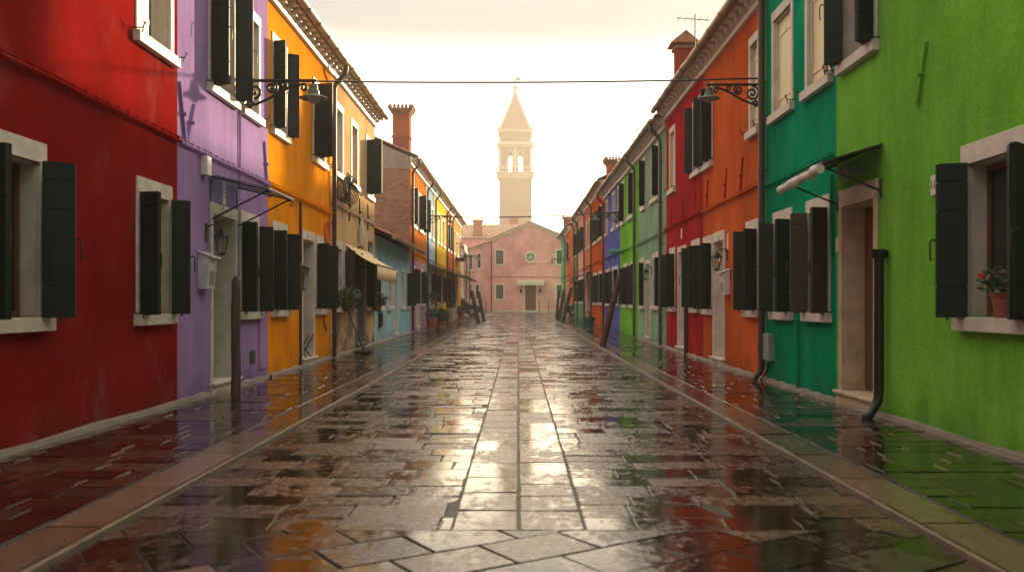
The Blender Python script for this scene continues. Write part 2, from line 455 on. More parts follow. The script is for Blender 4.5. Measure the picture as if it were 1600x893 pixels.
    def finish(s, lower=None):
        """wall sheet with its openings, gable ends, back; cornice, gutter, roof"""
        us = sorted({s.y0, s.y1, *[q for o in s.openings for q in o[:2]]})
        z_lo = s.gz - .3
        ztop = s.eave + s.gz
        zs = sorted({z_lo, ztop, *[q for o in s.openings for q in o[2:4]]} | ({lower[0] + s.gz} if lower else set()))
        zs = [z for z in zs if z_lo <= z <= ztop]
        mb, ml = s.mb(), s.mb()
        idx = {}
        def vid(m, u, z):
            k = (id(m), round(u, 5), round(z, 5))
            if k not in idx:
                idx[k] = len(m.v); m.v.append(s.tf(0, u, z))
            return idx[k]
        for ua, ub in zip(us, us[1:]):
            if ub - ua < 1e-5: continue
            for za, zb in zip(zs, zs[1:]):
                if zb - za < 1e-5: continue
                c = ((ua + ub) / 2, (za + zb) / 2)
                if any(o[0] < c[0] < o[1] and o[2] < c[1] < o[3] for o in s.openings): continue
                m = ml if lower and c[1] < lower[0] + s.gz else mb
                m.f.append((vid(m, ua, za), vid(m, ub, za), vid(m, ub, zb), vid(m, ua, zb)))
        D = s.depth
        rz = ztop + D / 2 * s.pitch
        t = .16                              # wall thickness visible in the openings
        for (a, b, za, zb) in s.openings:
            n = len(mb.v); mb.v += [s.tf(0, u, z) for u, z in ((a, za), (b, za), (b, zb), (a, zb))] + [s.tf(-t, u, z) for u, z in ((a, za), (b, za), (b, zb), (a, zb))]
            mb.f += [(n + k, n + (k + 1) % 4, n + 4 + (k + 1) % 4, n + 4 + k) for k in range(4)]
        for u in (s.y0, s.y1):
            n = len(mb.v)
            prof = [(0, z_lo), (0, ztop), (-D / 2, rz - .02), (-D, ztop), (-D, z_lo)] if s.roof else [(0, z_lo), (0, ztop), (-D, ztop), (-D, z_lo)]
            mb.v += [s.tf(o, u, z) for o, z in prof]; mb.f.append(tuple(range(n, n + len(prof))))
        n = len(mb.v); mb.v += [s.tf(-D, s.y0, z_lo), s.tf(-D, s.y1, z_lo), s.tf(-D, s.y1, ztop), s.tf(-D, s.y0, ztop)]; mb.f.append((n, n + 1, n + 2, n + 3))
        # dark partition behind the openings so rooms are not see-through
        wobj = s.part(mb, 'wall', 'w_' + s.wall)
        if lower: s.part(ml, 'ground_floor_wall', 'w_' + lower[1])
        if s.cornice:
            cb = s.mb(); z = ztop - .3
            cb.box((.002, s.y0, z), (.07, s.y1, z + .1))
            cb.box((.002, s.y0, z + .102), (.1, s.y1, z + .3))
            if s.dentil:
                nn = max(1, int((s.y1 - s.y0) / .34)); st = (s.y1 - s.y0) / nn
                for k in range(nn):
                    u = s.y0 + (k + .25) * st
                    cb.box((.101, u + .03, z + .105), (.17, u + st * .5 - .03, z + .17)); cb.box((.101, u, z + .172), (.26, u + st * .5, z + .29))
            s.part(cb, 'cornice', s.cornice)
        if s.roof:
            s.make_roof(ztop, rz)
        if s.gutter:
            gb = s.mb(); r = .075; o0, z0 = s.out + .04, ztop + .0 - s.out * s.pitch * .25
            pr = [(o0 + r * math.cos(a), z0 + r * math.sin(a)) for a in [math.pi + k * math.pi / 8 for k in range(9)]]
            n = len(gb.v)
            for u in (s.y0, s.y1): gb.v += [s.tf(o, u, z) for o, z in pr] + [s.tf(o0 + (o - o0) * .9, u, z0 + (z - z0) * .9) for o, z in pr[::-1]]
            k = 18
            gb.f += [(n + i, n + (i + 1) % k, n + k + (i + 1) % k, n + k + i) for i in range(k)] + [tuple(n + i for i in range(k)), tuple(n + k + i for i in range(k))]
            nn = max(1, int((s.y1 - s.y0) / .8))
            for q in range(nn):
                u = s.y0 + (q + .5) * (s.y1 - s.y0) / nn
                gb.tube([(o0 + (r + .006) * math.cos(a), u, z0 + (r + .006) * math.sin(a)) for a in [math.pi * (1 + i / 8) for i in range(9)]], .01, 4)
            s.part(gb, 'gutter', 'gutter')
            s.gpos = (o0, z0)
        return s

    def make_roof(s, ztop, rz):
        mb = s.mb(); D = s.depth; t = .1
        wl = .2; nn = max(3, int((s.y1 - s.y0) / wl)); ws = (s.y1 - s.y0) / nn
        us = []; hs = []
        seg = 6 if s.near else 4
        for k in range(nn * seg + 1):
            u = s.y0 + k * ws / seg; us.append(u); hs.append(.035 * abs(math.sin(math.pi * k / seg)) * 1.6)
        rows = [(s.out, ztop + .06 - s.out * s.pitch * .4), (-D / 2, rz + .12), (-D - .3, ztop + .06)]
        n = len(us)
        for o, z in rows:
            mb.v += [s.tf(o, u, z + h) for u, h in zip(us, hs)]
        for r_ in range(2):
            mb.f += [(r_ * n + i, r_ * n + i + 1, (r_ + 1) * n + i + 1, (r_ + 1) * n + i) for i in range(n - 1)]
        b0 = len(mb.v)                       # soffit sheet
        for o, z in rows: mb.v += [s.tf(o, u, z - .055) for u in (s.y0, s.y1)]
        mb.f += [(b0, b0 + 1, b0 + 3, b0 + 2), (b0 + 2, b0 + 3, b0 + 5, b0 + 4)]
        mb.f += [tuple(range(n)) + (b0 + 1, b0)]
        s.part(mb, 'roof', s.roofmat)

    def downpipe(s, u, mat='pipe', zbot=.05, o=.09, foot=False, r=.048, footmat=None):
        ztop = s.eave + s.gz; pb = s.mb(); o0 = s.out + .04
        zz = ztop - s.out * s.pitch * .25 - .09
        pb.tube([(o0, u, zz), (o0, u, zz - .08), (o0 - .03, u, zz - .17), (o + .05, u, zz - .34), (o, u, zz - .46), (o, u, zz - .7)]
                + [(o, u, s.gz + zbot + (.22 if foot else 0))] + ([(o + .02, u, s.gz + zbot + .12), (o + .13, u - .04, s.gz + zbot)] if foot else []), r, 10)
        for k in range(5):
            z = s.gz + .5 + k * (ztop - s.gz - 1.6) / 4
            pb.lathe((o, u, z), [(r + .008, 0), (r + .008, .04)], 10)
            pb.box((0, u - .008, z + .01), (o - r, u + .008, z + .03))
        s.part(pb, 'downpipe', mat, smooth=True)
        if footmat:
            fb = s.mb(); fb.lathe((o, u, s.gz + .04), [(r + .05, 0), (r + .03, .1), (r + .012, .14)], 10); s.part(fb, 'pipe_foot', footmat, smooth=True)

    def conduit(s, pts, r=.012, mat=None, name='conduit'):
        mb = s.mb(); mb.tube(pts, r, 6)
        s.part(mb, name, mat or ('w_' + s.wall), smooth=True)
    def rail(s, z, r=.022, mat=None, u0=None, u1=None):
        """bundle of pipes and cables strung along the wall on clips"""
        a, b = u0 or s.y0, u1 or s.y1
        mb = s.mb(); z += s.gz
        n = max(2, int((b - a) / .7))
        mb.tube([(.045, a + (b - a) * i / n, z + .006 * math.sin(i * 2.1)) for i in range(n + 1)], r, 6)
        mb.tube([(.05, a + (b - a) * i / n, z + r + .012 + .012 * math.sin(i * 1.7)) for i in range(n + 1)], .008, 5)
        k = max(2, int((b - a) / .22))
        for i in range(k):
            u = a + (i + .5) * (b - a) / k
            mb.lathe((0, 0, 0), [(.001, 0)], 3, False); del mb.v[-3:]
            mb.box((.0, u - .005, z - r + .002), (.047 + r, u + .005, z + r + .022))
        s.part(mb, 'wall_pipe', mat or ('w_' + s.wall), smooth=True)
    def tie(s, u, z, tilt=20, ln=.75, mat=None):
        mb = s.mb(); z += s.gz; c, q = math.cos(rad(tilt)), math.sin(rad(tilt))
        def P(a, w, o): return (o, u + q * a + c * w, z + c * a - q * w)
        h = ln / 2
        mb.hexa([P(-h, -.022, .0), P(-h, .022, .0), P(-h, .022, .035), P(-h, -.022, .035), P(h, -.006, .0), P(h, .006, .0), P(h, .006, .03), P(h, -.006, .03)])
        mb.tube([(.0, u, z), (.06, u, z)], .025, 8)
        s.part(mb, 'tie_bar', mat or ('w_' + s.wall))
    def box(s, name, u0, u1, z0, z1, d, mat, bevel=.006):
        mb = s.mb(); mb.box((.001, u0, z0 + s.gz), (d, u1, z1 + s.gz)); return s.part(mb, name, mat, bevel=bevel)
    def skirt(s):
        mb = s.mb(); n = 14
        vs = []
        for i in range(n + 1):
            u = s.y0 + (s.y1 - s.y0) * i / n; w = .045 + .02 * math.sin(i * 1.9 + s.y0)
            vs += [(.001, u, g(u) + .075 + .012 * math.sin(i * 2.7)), (w, u, g(u) + .06), (w + .02, u, g(u) + .0)]
        mb.add(vs, [(3 * i + k, 3 * i + k + 1, 3 * i + 4 + k, 3 * i + 3 + k) for i in range(n) for k in (0, 1)])
        s.part(mb, 'cement_skirt', 'render_strip')
    def chimney(s, u, o, w, d, ztop, mat='chimney_brick', cap='flare', base=None):
        """stack (wall coloured) with a flared or gabled tile cap"""
        zb = (base if base is not None else s.eave + s.gz - .2)
        mb = s.mb(); mb.box((o - d / 2, u - w / 2, zb), (o + d / 2, u + w / 2, ztop - .34))
        mb.box((o - d / 2 - .03, u - w / 2 - .03, zb + (ztop - zb) * .45), (o + d / 2 + .03, u + w / 2 + .03, zb + (ztop - zb) * .45 + .07))
        ch = s.part(mb, 'chimney', mat)
        cp = s.mb()
        if cap == 'flare':
            for k, (e, z) in enumerate(((.03, -.34), (.08, -.27), (.13, -.2))):
                cp.box((o - d / 2 - e, u - w / 2 - e, ztop + z), (o + d / 2 + e, u + w / 2 + e, ztop + z + .06))
            for i in range(6):
                for ww, dd in ((-1, 0), (1, 0), (0, -1), (0, 1)):
                    f = (i + .5) / 6 - .5
                    oo = o + (dd * (d / 2 + .12) if dd else f * (d + .26)); uu = u + (ww * (w / 2 + .12) if ww else f * (w + .26))
                    cp.lathe((oo, uu, ztop - .14), [(.05, 0), (.055, .08), (.03, .13)], 6)
        else:
            cp.box((o - d / 2 - .05, u - w / 2 - .05, ztop - .34), (o + d / 2 + .05, u + w / 2 + .05, ztop - .26))
            a, b = d / 2 + .16, w / 2 + .14
            cp.prism([(o - a, u - b, ztop - .22), (o + a, u - b, ztop - .22), (o, u - b, ztop + .08)], (0, 2 * b, 0))
        s.part(cp, 'chimney_cap', 'tile', ch)
    def antenna(s, u, o, z0, z1):
        mb = s.mb(); mb.tube([(o, u, z0), (o, u, z1)], .014, 5)
        zz = z1 - .12
        mb.tube([(o + .45, u, zz + .03), (o - .35, u, zz - .03)], .01, 5)
        for k in range(5):
            oo = o + .4 - k * .17; mb.tube([(oo, u - .16, zz), (oo, u + .16, zz)], .007, 4)
        mb.tube([(o, u - .2, zz - .35), (o, u + .2, zz - .33)], .008, 4)
        s.part(mb, 'antenna', 'iron', smooth=True)

# ------------------------------------------------------------------ small things on and by the walls
def text_on(house_or_root, txt, side, u, z, size, mat, o=.012):
    cu = bpy.data.curves.new('number', 'FONT'); cu.body = txt; cu.size = size; cu.align_x = 'CENTER'; cu.align_y = 'CENTER'; cu.extrude = .001
    ob = bpy.data.objects.new('numerals', cu); COL.objects.link(ob)
    bpy.context.view_layer.update()
    me = bpy.data.meshes.new_from_object(ob.evaluated_get(bpy.context.evaluated_depsgraph_get()))
    bpy.data.objects.remove(ob)
    tf = side_tf(side); p = Vector(tf(o, u, z))
    # facing the street: text right runs towards the viewer's right of the wall
    rot = Matrix.Rotation(rad(90), 4, 'Z') if side < 0 else Matrix.Rotation(rad(-90), 4, 'Z')
    me.transform(Matrix.Translation(p) @ rot @ Matrix.Rotation(rad(90), 4, 'X'))
    off = house_or_root.location
    me.transform(Matrix.Translation(-Vector(off)))
    me.materials.clear(); me.materials.append(mat)
    nb = bpy.data.objects.new('numerals', me); COL.objects.link(nb); nb.parent = house_or_root
    return nb

def number_sign(side, u, z, w, h, txt, label, mat='white', tmat='black', o=0, group='house number plates'):
    tf = side_tf(side); r = thing('house_number_sign', label, 'sign', tf(o, u, z), group)
    mb = MB(tf); mb.box((o + .002, u - w / 2, z - h / 2), (o + .014, u + w / 2, z + h / 2)); mb.build('plate', M[mat], r, bevel=.003)
    if txt: text_on(r, txt, side, u, z, h * .62, M[tmat], o + .016)
    return r

def mailbox(side, u, z, mat, label, w=.26, h=.42, d=.13):
    tf = side_tf(side); r = thing('mailbox', label, 'mailbox', tf(0, u, z), 'letter boxes on the walls')
    mb = MB(tf); mb.hexa([(.002, u - w / 2, z), (d * .75, u - w / 2, z), (d * .75, u + w / 2, z), (.002, u + w / 2, z),
                          (.002, u - w / 2, z + h), (d, u - w / 2, z + h * .86), (d, u + w / 2, z + h * .86), (.002, u + w / 2, z + h)])
    mb.build('body', M[mat], r, bevel=.008)
    lb = MB(tf); lb.hexa([(.002, u - w / 2 - .015, z + h + .002), (d + .04, u - w / 2 - .015, z + h * .84), (d + .04, u + w / 2 + .015, z + h * .84), (.002, u + w / 2 + .015, z + h + .002),
                          (.002, u - w / 2 - .015, z + h + .022), (d + .04, u - w / 2 - .015, z + h * .84 + .02), (d + .04, u + w / 2 + .015, z + h * .84 + .02), (.002, u + w / 2 + .015, z + h + .022)])
    lb.build('lid', M[mat], r, bevel=.004)
    db = MB(tf); db.hexa([(d * .78, u - w * .34, z + h * .12), (d * .80, u - w * .34, z + h * .12), (d * .80, u + w * .34, z + h * .12), (d * .78, u + w * .34, z + h * .12),
                          (d * .87, u - w * .34, z + h * .5), (d * .9, u - w * .34, z + h * .5), (d * .9, u + w * .34, z + h * .5), (d * .87, u + w * .34, z + h * .5)])
    db.build('door', M['meter'], r)
    return r

def lantern(side, u, z, label, o=.2):
    tf = side_tf(side); r = thing('wall_lantern', label, 'lamp', tf(0, u, z), 'wall lanterns by the doors')
    mb = MB(tf); mb.box((.001, u - .04, z - .02), (.02, u + .04, z + .2))
    mb.tube([(.01, u, z + .14), (.07, u, z + .19), (o - .03, u, z + .17), (o, u, z + .12)], .011, 6)
    mb.build('bracket', M['iron'], r, smooth=True)
    cb = MB(tf); cb.lathe((o, u, z), [(.11, .03), (.1, .045), (.06, .1), (.025, .13), (.012, .15)], 6)
    cb.lathe((o, u, z), [(.045, -.2), (.05, -.18), (.03, -.17)], 6)
    for k in range(6):
        a = 2 * math.pi * k / 6
        cb.tube([(o + .088 * math.cos(a), u + .088 * math.sin(a), z + .035), (o + .048 * math.cos(a), u + .048 * math.sin(a), z - .17)], .006, 4)
    cb.build('cage', M['iron'], r)
    gb = MB(tf); gb.lathe((o, u, z), [(.04, -.165), (.08, .02)], 6); gb.build('glass', M['bulb'], r)
    return r

def spiral(o, z, r0, r1, a0, a1, n=20):
    return [(o + (r0 + (r1 - r0) * i / n) * math.cos(rad(a0 + (a1 - a0) * i / n)), z + (r0 + (r1 - r0) * i / n) * math.sin(rad(a0 + (a1 - a0) * i / n))) for i in range(n + 1)]

def street_lamp(side, u, z, arm, label, k=1.0, gz=0):
    """scrolled wrought-iron bracket with an enamel shade"""
    tf = side_tf(side); z += gz
    r = thing('street_lamp', label, 'lamp', tf(0, u, z), 'scrolled wall street lamps')
    mb = MB(tf); T = .019 * k
    def pl(pts, rr=T): mb.tube([(o, u, zz) for o, zz in pts], rr, 6)
    pl([(.01, z), (arm + .04, z)], T * 1.25)
    mb.box((.001, u - .025, z - .42 * k), (.03, u + .025, z + .12 * k))
    # long swept brace ending in a curl
    pl([(.03, z - .34 * k), (.16 * k, z - .335 * k), (.34 * k, z - .26 * k), (.52 * k, z - .15 * k), (.68 * k, z - .08 * k), (arm * .84, z - .05 * k)] + spiral(arm * .86, z - .10 * k, .05 * k, .015 * k, 90, -270, 12))
    pl(spiral(.16 * k, z - .15 * k, .13 * k, .02 * k, 90, 90 + 620, 30))
    pl(spiral(.40 * k, z - .095 * k, .085 * k, .015 * k, 90, 90 - 600, 26))
    pl(spiral(.10 * k, z - .34 * k, .06 * k, .02 * k, 0, 400, 16))
    pl([(.03, z - .06 * k), (.1 * k, z - .28 * k)], T * .8)
    pl(spiral(.58 * k, z - .06 * k, .05 * k, .012 * k, 90, 90 + 420, 14), T * .8)
    pl([(arm, z), (arm, z - .06 * k)], T * 1.1)
    mb.build('bracket', M['iron'], r, smooth=True)
    sb = MB(tf); sb.lathe((arm, u, z - .08 * k), [(.03 * k, .03), (.055 * k, .02), (.06 * k, -.05), (.075 * k, -.06), (.08 * k, -.11 * k), (.19 * k, -.155 * k), (.2 * k, -.165 * k), (.19 * k, -.163 * k), (.07 * k, -.115 * k)], 18, False)
    sb.build('lamp_shade', M['lampshade'], r, smooth=True)
    bb = MB(tf); bb.lathe((arm, u, z - .08 * k), [(.07 * k, -.13 * k), (.085 * k, -.16 * k), (.07 * k, -.21 * k), (.03 * k, -.235 * k)], 14); bb.build('bulb', M['bulb'], r, smooth=True)
    return r

def foliage(mb, c, rx, ry, rz, n, size, rnd, droop=0):
    for _ in range(n):
        while True:
            p = Vector((rnd.uniform(-1, 1), rnd.uniform(-1, 1), rnd.uniform(-1, 1)))
            if .25 < p.length < 1: break
        q = Vector((c[0] + p.x * rx, c[1] + p.y * ry, c[2] + p.z * rz - droop * (p.x ** 2 + p.y ** 2)))
        a = Vector((rnd.gauss(0, 1), rnd.gauss(0, 1), rnd.gauss(0, .7))).normalized()
        b = a.cross(Vector((rnd.gauss(0, 1), rnd.gauss(0, 1), rnd.gauss(0, 1)))).normalized()
        s_ = size * rnd.uniform(.6, 1.4)
        mb.add([tuple(q - a * s_), tuple(q + b * s_ * .45), tuple(q + a * s_), tuple(q - b * s_ * .45)], [(0, 1, 2, 3)])

def potted(loc, rtop, h, label, pot='terracotta', fol=(.3, .3, .25, 160, .05), flowers=None, leaf='leaf', name='potted_plant', group=None, seed=1, stems=True, fz=None):
    rnd = random.Random(seed)
    r = thing(name, label, 'plant', loc, group)
    x, y, z = loc
    pb = MB(); pb.lathe((x, y, z), [(rtop * .68, 0), (rtop * .95, h * .82), (rtop * 1.06, h * .83), (rtop * 1.06, h), (rtop * .92, h), (rtop * .9, h * .88)], 20, False)
    pb.f.append(tuple(range(20))[::-1])
    pb.build('pot', M[pot], r, smooth=True)
    sb = MB(); sb.lathe((x, y, z), [(rtop * .91, h * .86), (rtop * .5, h * .89), (.001, h * .9)], 16, False); sb.build('soil', M['soil'], r)
    fb = MB(); cz = z + h + (fz if fz is not None else fol[2] * .75)
    foliage(fb, (x, y, cz), fol[0], fol[1], fol[2], fol[3], fol[4], rnd, .0)
    if stems:
        for _ in range(9):
            a = rnd.uniform(0, 6.28); fb.tube([(x, y, z + h * .85), (x + math.cos(a) * fol[0] * .3, y + math.sin(a) * fol[1] * .3, cz - fol[2] * .2), (x + math.cos(a) * fol[0] * .7, y + math.sin(a) * fol[1] * .7, cz + rnd.uniform(-.2, .5) * fol[2])], .006, 4)
    fb.build('foliage', M[leaf], r, recalc=False)
    if flowers:
        for _ in range(flowers[1]):
            qb = MB()
            a, e = rnd.uniform(0, 6.28), rnd.uniform(-.2, 1)
            q = (x + math.cos(a) * fol[0] * .85, y + math.sin(a) * fol[1] * .85, cz + e * fol[2] * .8)
            foliage(qb, q, .03, .03, .025, 14, .022, rnd)
            qb.build('flower', M[flowers[0]], r, recalc=False)
    return r

def mooring_post(loc, top, r0, label, mat='post'):
    x, y, z = loc; r = thing('mooring_post', label, 'post', loc, 'wooden mooring posts along the kerb')
    mb = MB(); a, b = Vector((x, y, z - .05)), Vector(top)
    n = 9; pts = []; rs = []
    rn = random.Random(int(x * 100 + y * 10))
    for i in range(n + 1):
        f = i / n
        p = a.lerp(b, f); pts.append((p.x + rn.uniform(-.006, .006), p.y, p.z)); rs.append(r0 * (1.06 - .1 * f + rn.uniform(-.03, .03)))
    d = (b - a).normalized()
    pts += [tuple(b + d * .05), tuple(b + d * .085)]; rs += [r0 * .75, r0 * .2]
    mb.tube(pts, rs, 12)
    mb.build('post_shaft', M[mat], r, smooth=True)
    return r

# ------------------------------------------------------------------ LEFT ROW
L = -1
def lw(h, x0, x1, lev=GW, **kw): return h.window(LY(x0), LY(x1), lev, **kw)
def rw(h, x1, x0, lev=GW, **kw): return h.window(RY(x0), RY(x1), lev, **kw)   # x1 far edge (smaller), x0 near edge

h = House(L, -4, LY(277), 'red', 6.45, 'red_house', 'deep red two-storey house with white-framed windows, beside the purple house', cornice='white')
h.window(6.52, LY(70), GW, pane='pane', sash='frame_brown', ang=(100, 82), leafw=.24)
lw(h, 212, 267, sash='frame_brown')
lw(h, 211, 270, UW, shut='none', inner='half', pane='pane', rec=.17)
h.window(5.6, 6.6, UW, shut='both'); h.window(2.6, 3.6, GW); h.window(2.4, 3.4, UW)
h.rail(3.1); h.skirt(); h.finish(); RED = h

h = House(L, LY(277), LY(418), 'purple', 6.45, 'purple_house', 'lilac purple house with a glass canopy over its white doorway', cornice='white')
h.door(LY(328), LY(369), 2.37, 2.52, 'wood_dark', frame='stone', rec=.28)
lw(h, 374, 404); lw(h, 325, 367, UW, leafw=.24); lw(h, 377, 406, UW, shut='none', inner='half', rec=.17)
h.rail(3.09); h.skirt()
h.tie(LY(284), 3.45, -16, .75); h.tie(LY(297), 3.4, 24, .55); h.tie(LY(414), 3.4, -14, .7)
h.conduit([(.02, LY(373), 4.3), (.022, LY(373), 2.9)], .014)
h.conduit([(.02, LY(404), 1.0), (.022, LY(404), .52)], .012)
h.box('junction_box', LY(313), LY(320), 2.82, 3.06, .09, 'white')
h.box('vent', LY(390), LY(398), .3, .5, .012, 'black')
h.box('meter_door', LY(404), LY(417), .18, .53, .02, 'w_purple')
h.finish(); PUR = h

h = House(L, LY(418), LY(517), 'orange', 6.35, 'orange_house', 'bright orange-yellow house between the purple house and the worn tan one', cornice='white')
lw(h, 424, 448); h.door(LY(470.5), LY(491), 2.38, 2.56, 'wood_dark', rec=.3); lw(h, 492.8, 509, ang=(98, 74), leafw=.24)
lw(h, 424, 448, UW, leafw=.2); lw(h, 488, 508, UW, shut='near', leafw=.38, ang=(98, 78))
h.rail(3.09); h.skirt()
h.conduit([(.02, LY(468), 3.05), (.02, LY(468), .08)], .03, 'pipe'); h.tie(LY(506), 3.2, 8, .5)
h.conduit([(.03, LY(503), 1.0), (.04, LY(504), .7), (.04, LY(507), .62), (.03, LY(507), .75)], .012, 'iron')
hb = h.mb()                                   # orange hose loop on the wall
for k in range(3): hb.tube([(.03 + .015 * k, LY(507.5) + .18 * math.sin(2 * math.pi * i / 20), 2.66 + .24 * math.cos(2 * math.pi * i / 20)) for i in range(21)], .011, 5)
h.part(hb, 'hose_loop', 'w_orange3', smooth=True)
h.box('meter_door', LY(447), LY(455), .3, .62, .012, 'w_orange')
h.downpipe(LY(516), 'pipe')
h.finish(); ORA = h

h = House(L, LY(517), LY(585), 'tan', 6.35, 'tan_house', 'worn tan house with peeling plaster and a cream awning', cornice='white')
lw(h, 523, 535, shut='none'); lw(h, 537, 552, shut='both', shutmat='wood_dark', leafw=.22)
h.door(LY(556), LY(569), 2.3, 2.42, 'wood_dark', frame='grey_plaster'); lw(h, 571, 582, shutmat='shutter')
lw(h, 523, 536, UW, shut='none'); lw(h, 548, 559, UW, shut='none', rec=.2); lw(h, 571, 582.5, UW, shut='near', leafw=.4)
h.rail(3.32, mat='stone_warm'); h.skirt()
for x in (545, 561, 574): h.tie(LY(x), 3.45, 3, .7, 'iron')
h.box('name_plate', LY(575), LY(581), 2.53, 2.82, .02, 'black'); h.finish(); TAN = h

h = House(L, LY(585), 33.0, 'lblue', 3.05, 'blue_house', 'low single-storey pale blue house with a tiled roof', cornice=None, depth=4.6, pitch=.46, out=.5)
LO = (.93, 1.05, 2.2, 2.3)
for a, b in ((589, 597), (605.5, 612), (626, 631)): lw(h, a, b, LO, shut='none', pane='pane_curtain', frame='white', hooks=False)
h.door(LY(615.5), LY(621.5), 2.12, 2.25, 'w_lblue', frame='white', rec=.18); lw(h, 635, 639.5, LO, leafw=.22, hooks=False)
h.box('meter_box', LY(591), LY(593.5), .45, .85, .1, 'black'); h.skirt(); h.finish(); BLU = h

FU = (3.95, 4.07, 5.4, 5.53)
h = House(L, 33.0, LY(666), 'orange2', 6.5, 'brick_gabled_house', 'ochre-orange house with a bare brick gable and a tall chimney', cornice='white')
lw(h, 643, 650, FU, leafw=.22, shut='near'); lw(h, 654, 661, FU, leafw=.3)
lw(h, 643, 648, leafw=.2); h.door(LY(650), LY(655), 2.3, 2.42, 'wood_dark'); lw(h, 657, 661.5, leafw=.2)
h.rail(3.0); h.downpipe(33.25, 'pipe'); h.downpipe(LY(665.3), 'pipe')
h.finish(lower=(2.75, 'mauve'))
gb = h.mb(); gz = h.gz; zt = h.eave + gz       # brick facing of the gable, plaster above
gb.box((-.02, 32.93, gz - .1), (-6.9, 32.999, zt - .45)); h.part(gb, 'brick_gable', 'brick')
gb = h.mb(); gb.prism([(-.02, 32.94, zt - .449), (-.02, 32.94, zt - .02), (-3.5, 32.94, zt + 3.48 * h.pitch), (-6.9, 32.94, zt + .1 * h.pitch), (-6.9, 32.94, zt - .449)], (0, .055, 0)); h.part(gb, 'plaster_gable', 'grey_plaster')
h.chimney(34.0, -.42, .68, .62, gz + 8.55, 'chimney_brick', 'flare')

def far_house(side, y0, y1, wall, eave, name, label, ups, downs, doors=(), pipe=None, pipemat='pipe', **kw):
    X = LY if side < 0 else RY
    sh = kw.pop('shut', 'both'); shd = kw.pop('shutd', sh); lo = kw.pop('lower', None)
    h = House(side, y0, y1, wall, eave, name, label, cornice=kw.pop('cornice', 'white'), **kw)
    for a, b in ups: h.window(min(X(a), X(b)), max(X(a), X(b)), FU, shut=sh, leafw=.18, hooks=False, ang=(108, 72))
    for a, b in downs: h.window(min(X(a), X(b)), max(X(a), X(b)), GW, shut=shd, leafw=.14, hooks=False, ang=(108, 72))
    for a, b in doors: h.door(min(X(a), X(b)), max(X(a), X(b)), 2.3, 2.42, 'wood_dark')
    h.rail(3.0)
    if pipe: h.downpipe(pipe, pipemat)
    h.finish(lower=lo); return h
h = far_house(L, LY(666), LY(679), 'paleblue', 6.5, 'pale_blue_house', 'pale blue house between the ochre and the yellow house', [(668, 671), (674, 677)], [(673.5, 677)], [(668, 671.5)], LY(678.5), shut='none', shutd='both')
h = far_house(L, LY(679), LY(697), 'yellow', 6.5, 'yellow_house', 'lemon yellow house in the far half of the row', [(681.5, 684), (686.5, 689), (691.5, 694.5)], [(681.5, 684), (691.5, 694.5)], [(686, 689)], LY(696.5), shut='none', shutd='both')
h = far_house(L, LY(697), LY(706), 'salmon', 6.5, 'salmon_house', 'salmon orange house beyond the yellow house', [(698.5, 700.5), (702.5, 704.7)], [(698.5, 700.5)], [(702.5, 704.7)], LY(705.5))
h.chimney(51, -1.9, 1.0, .8, h.gz + 8.55, 'chimney_red', 'flare', h.eave)
h = far_house(L, LY(706), LY(720), 'amber', 6.5, 'amber_house', 'amber house with a balcony at the far end of the row', [(708, 710), (713, 715), (717, 719)], [(708, 710)], [(712.5, 714.5)], None, shut='none')
bb = h.mb(); u0, u1, z = LY(711.5), LY(716.8), 3.85 + h.gz
bb.box((.01, u0, z - .12), (.55, u1, z))
for i in range(9): bb.tube([(.52, u0 + (u1 - u0) * i / 8, z), (.6, u0 + (u1 - u0) * i / 8, z + .35), (.52, u0 + (u1 - u0) * i / 8, z + .9)], .018, 5)
bb.tube([(.02, u0, z + .9), (.52, u0, z + .9), (.52, u1, z + .9), (.02, u1, z + .9)], .025, 5)
h.part(bb, 'balcony', 'iron')
AMB = h

# ------------------------------------------------------------------ RIGHT ROW
Q = 1
UR = (3.87, 3.99, 5.38, 5.52)
h = House(Q, -4, RY(1307), 'lime', 7.0, 'lime_house', 'bright lime green house with number 11 beside its shuttered window', cornice='white')
h.window(6.6, RY(1504), GW, sash='frame_brown', pane='pane', ang=(128, 92), leafw=.23)
h.door(RY(1372), RY(1313), 2.32, 2.52, 'wood_door', frame='stone_warm', step=.19, rec=.25)
rw(h, 1316, 1371, UR, ang=(112, 82), leafw=.2); h.window(5.7, 6.7, UR); h.window(2.6, 3.6, GW); h.window(2.6, 3.6, UR)
h.tie(RY(1443), 3.35, -20, .58)
h.skirt(); h.finish(); LIM = h
text_on(h.root, '171', Q, (RY(1372) + RY(1313)) / 2, 2.42, .15, M['black'], .03)
pb = h.mb(); u = RY(1387)                      # cast iron standpipe by the door
pb.tube([(.09, u, 1.74), (.09, u, .3), (.1, u, .2), (.2, u - .03, .06), (.25, u - .04, .03)], .05, 12)
pb.lathe((.09, u, 1.66), [(.07, 0), (.085, .04), (.085, .09), (.06, .1)], 12); pb.box((0, u - .02, 1.68), (.05, u + .02, 1.72))
h.part(pb, 'cast_iron_downpipe', 'black', smooth=True)

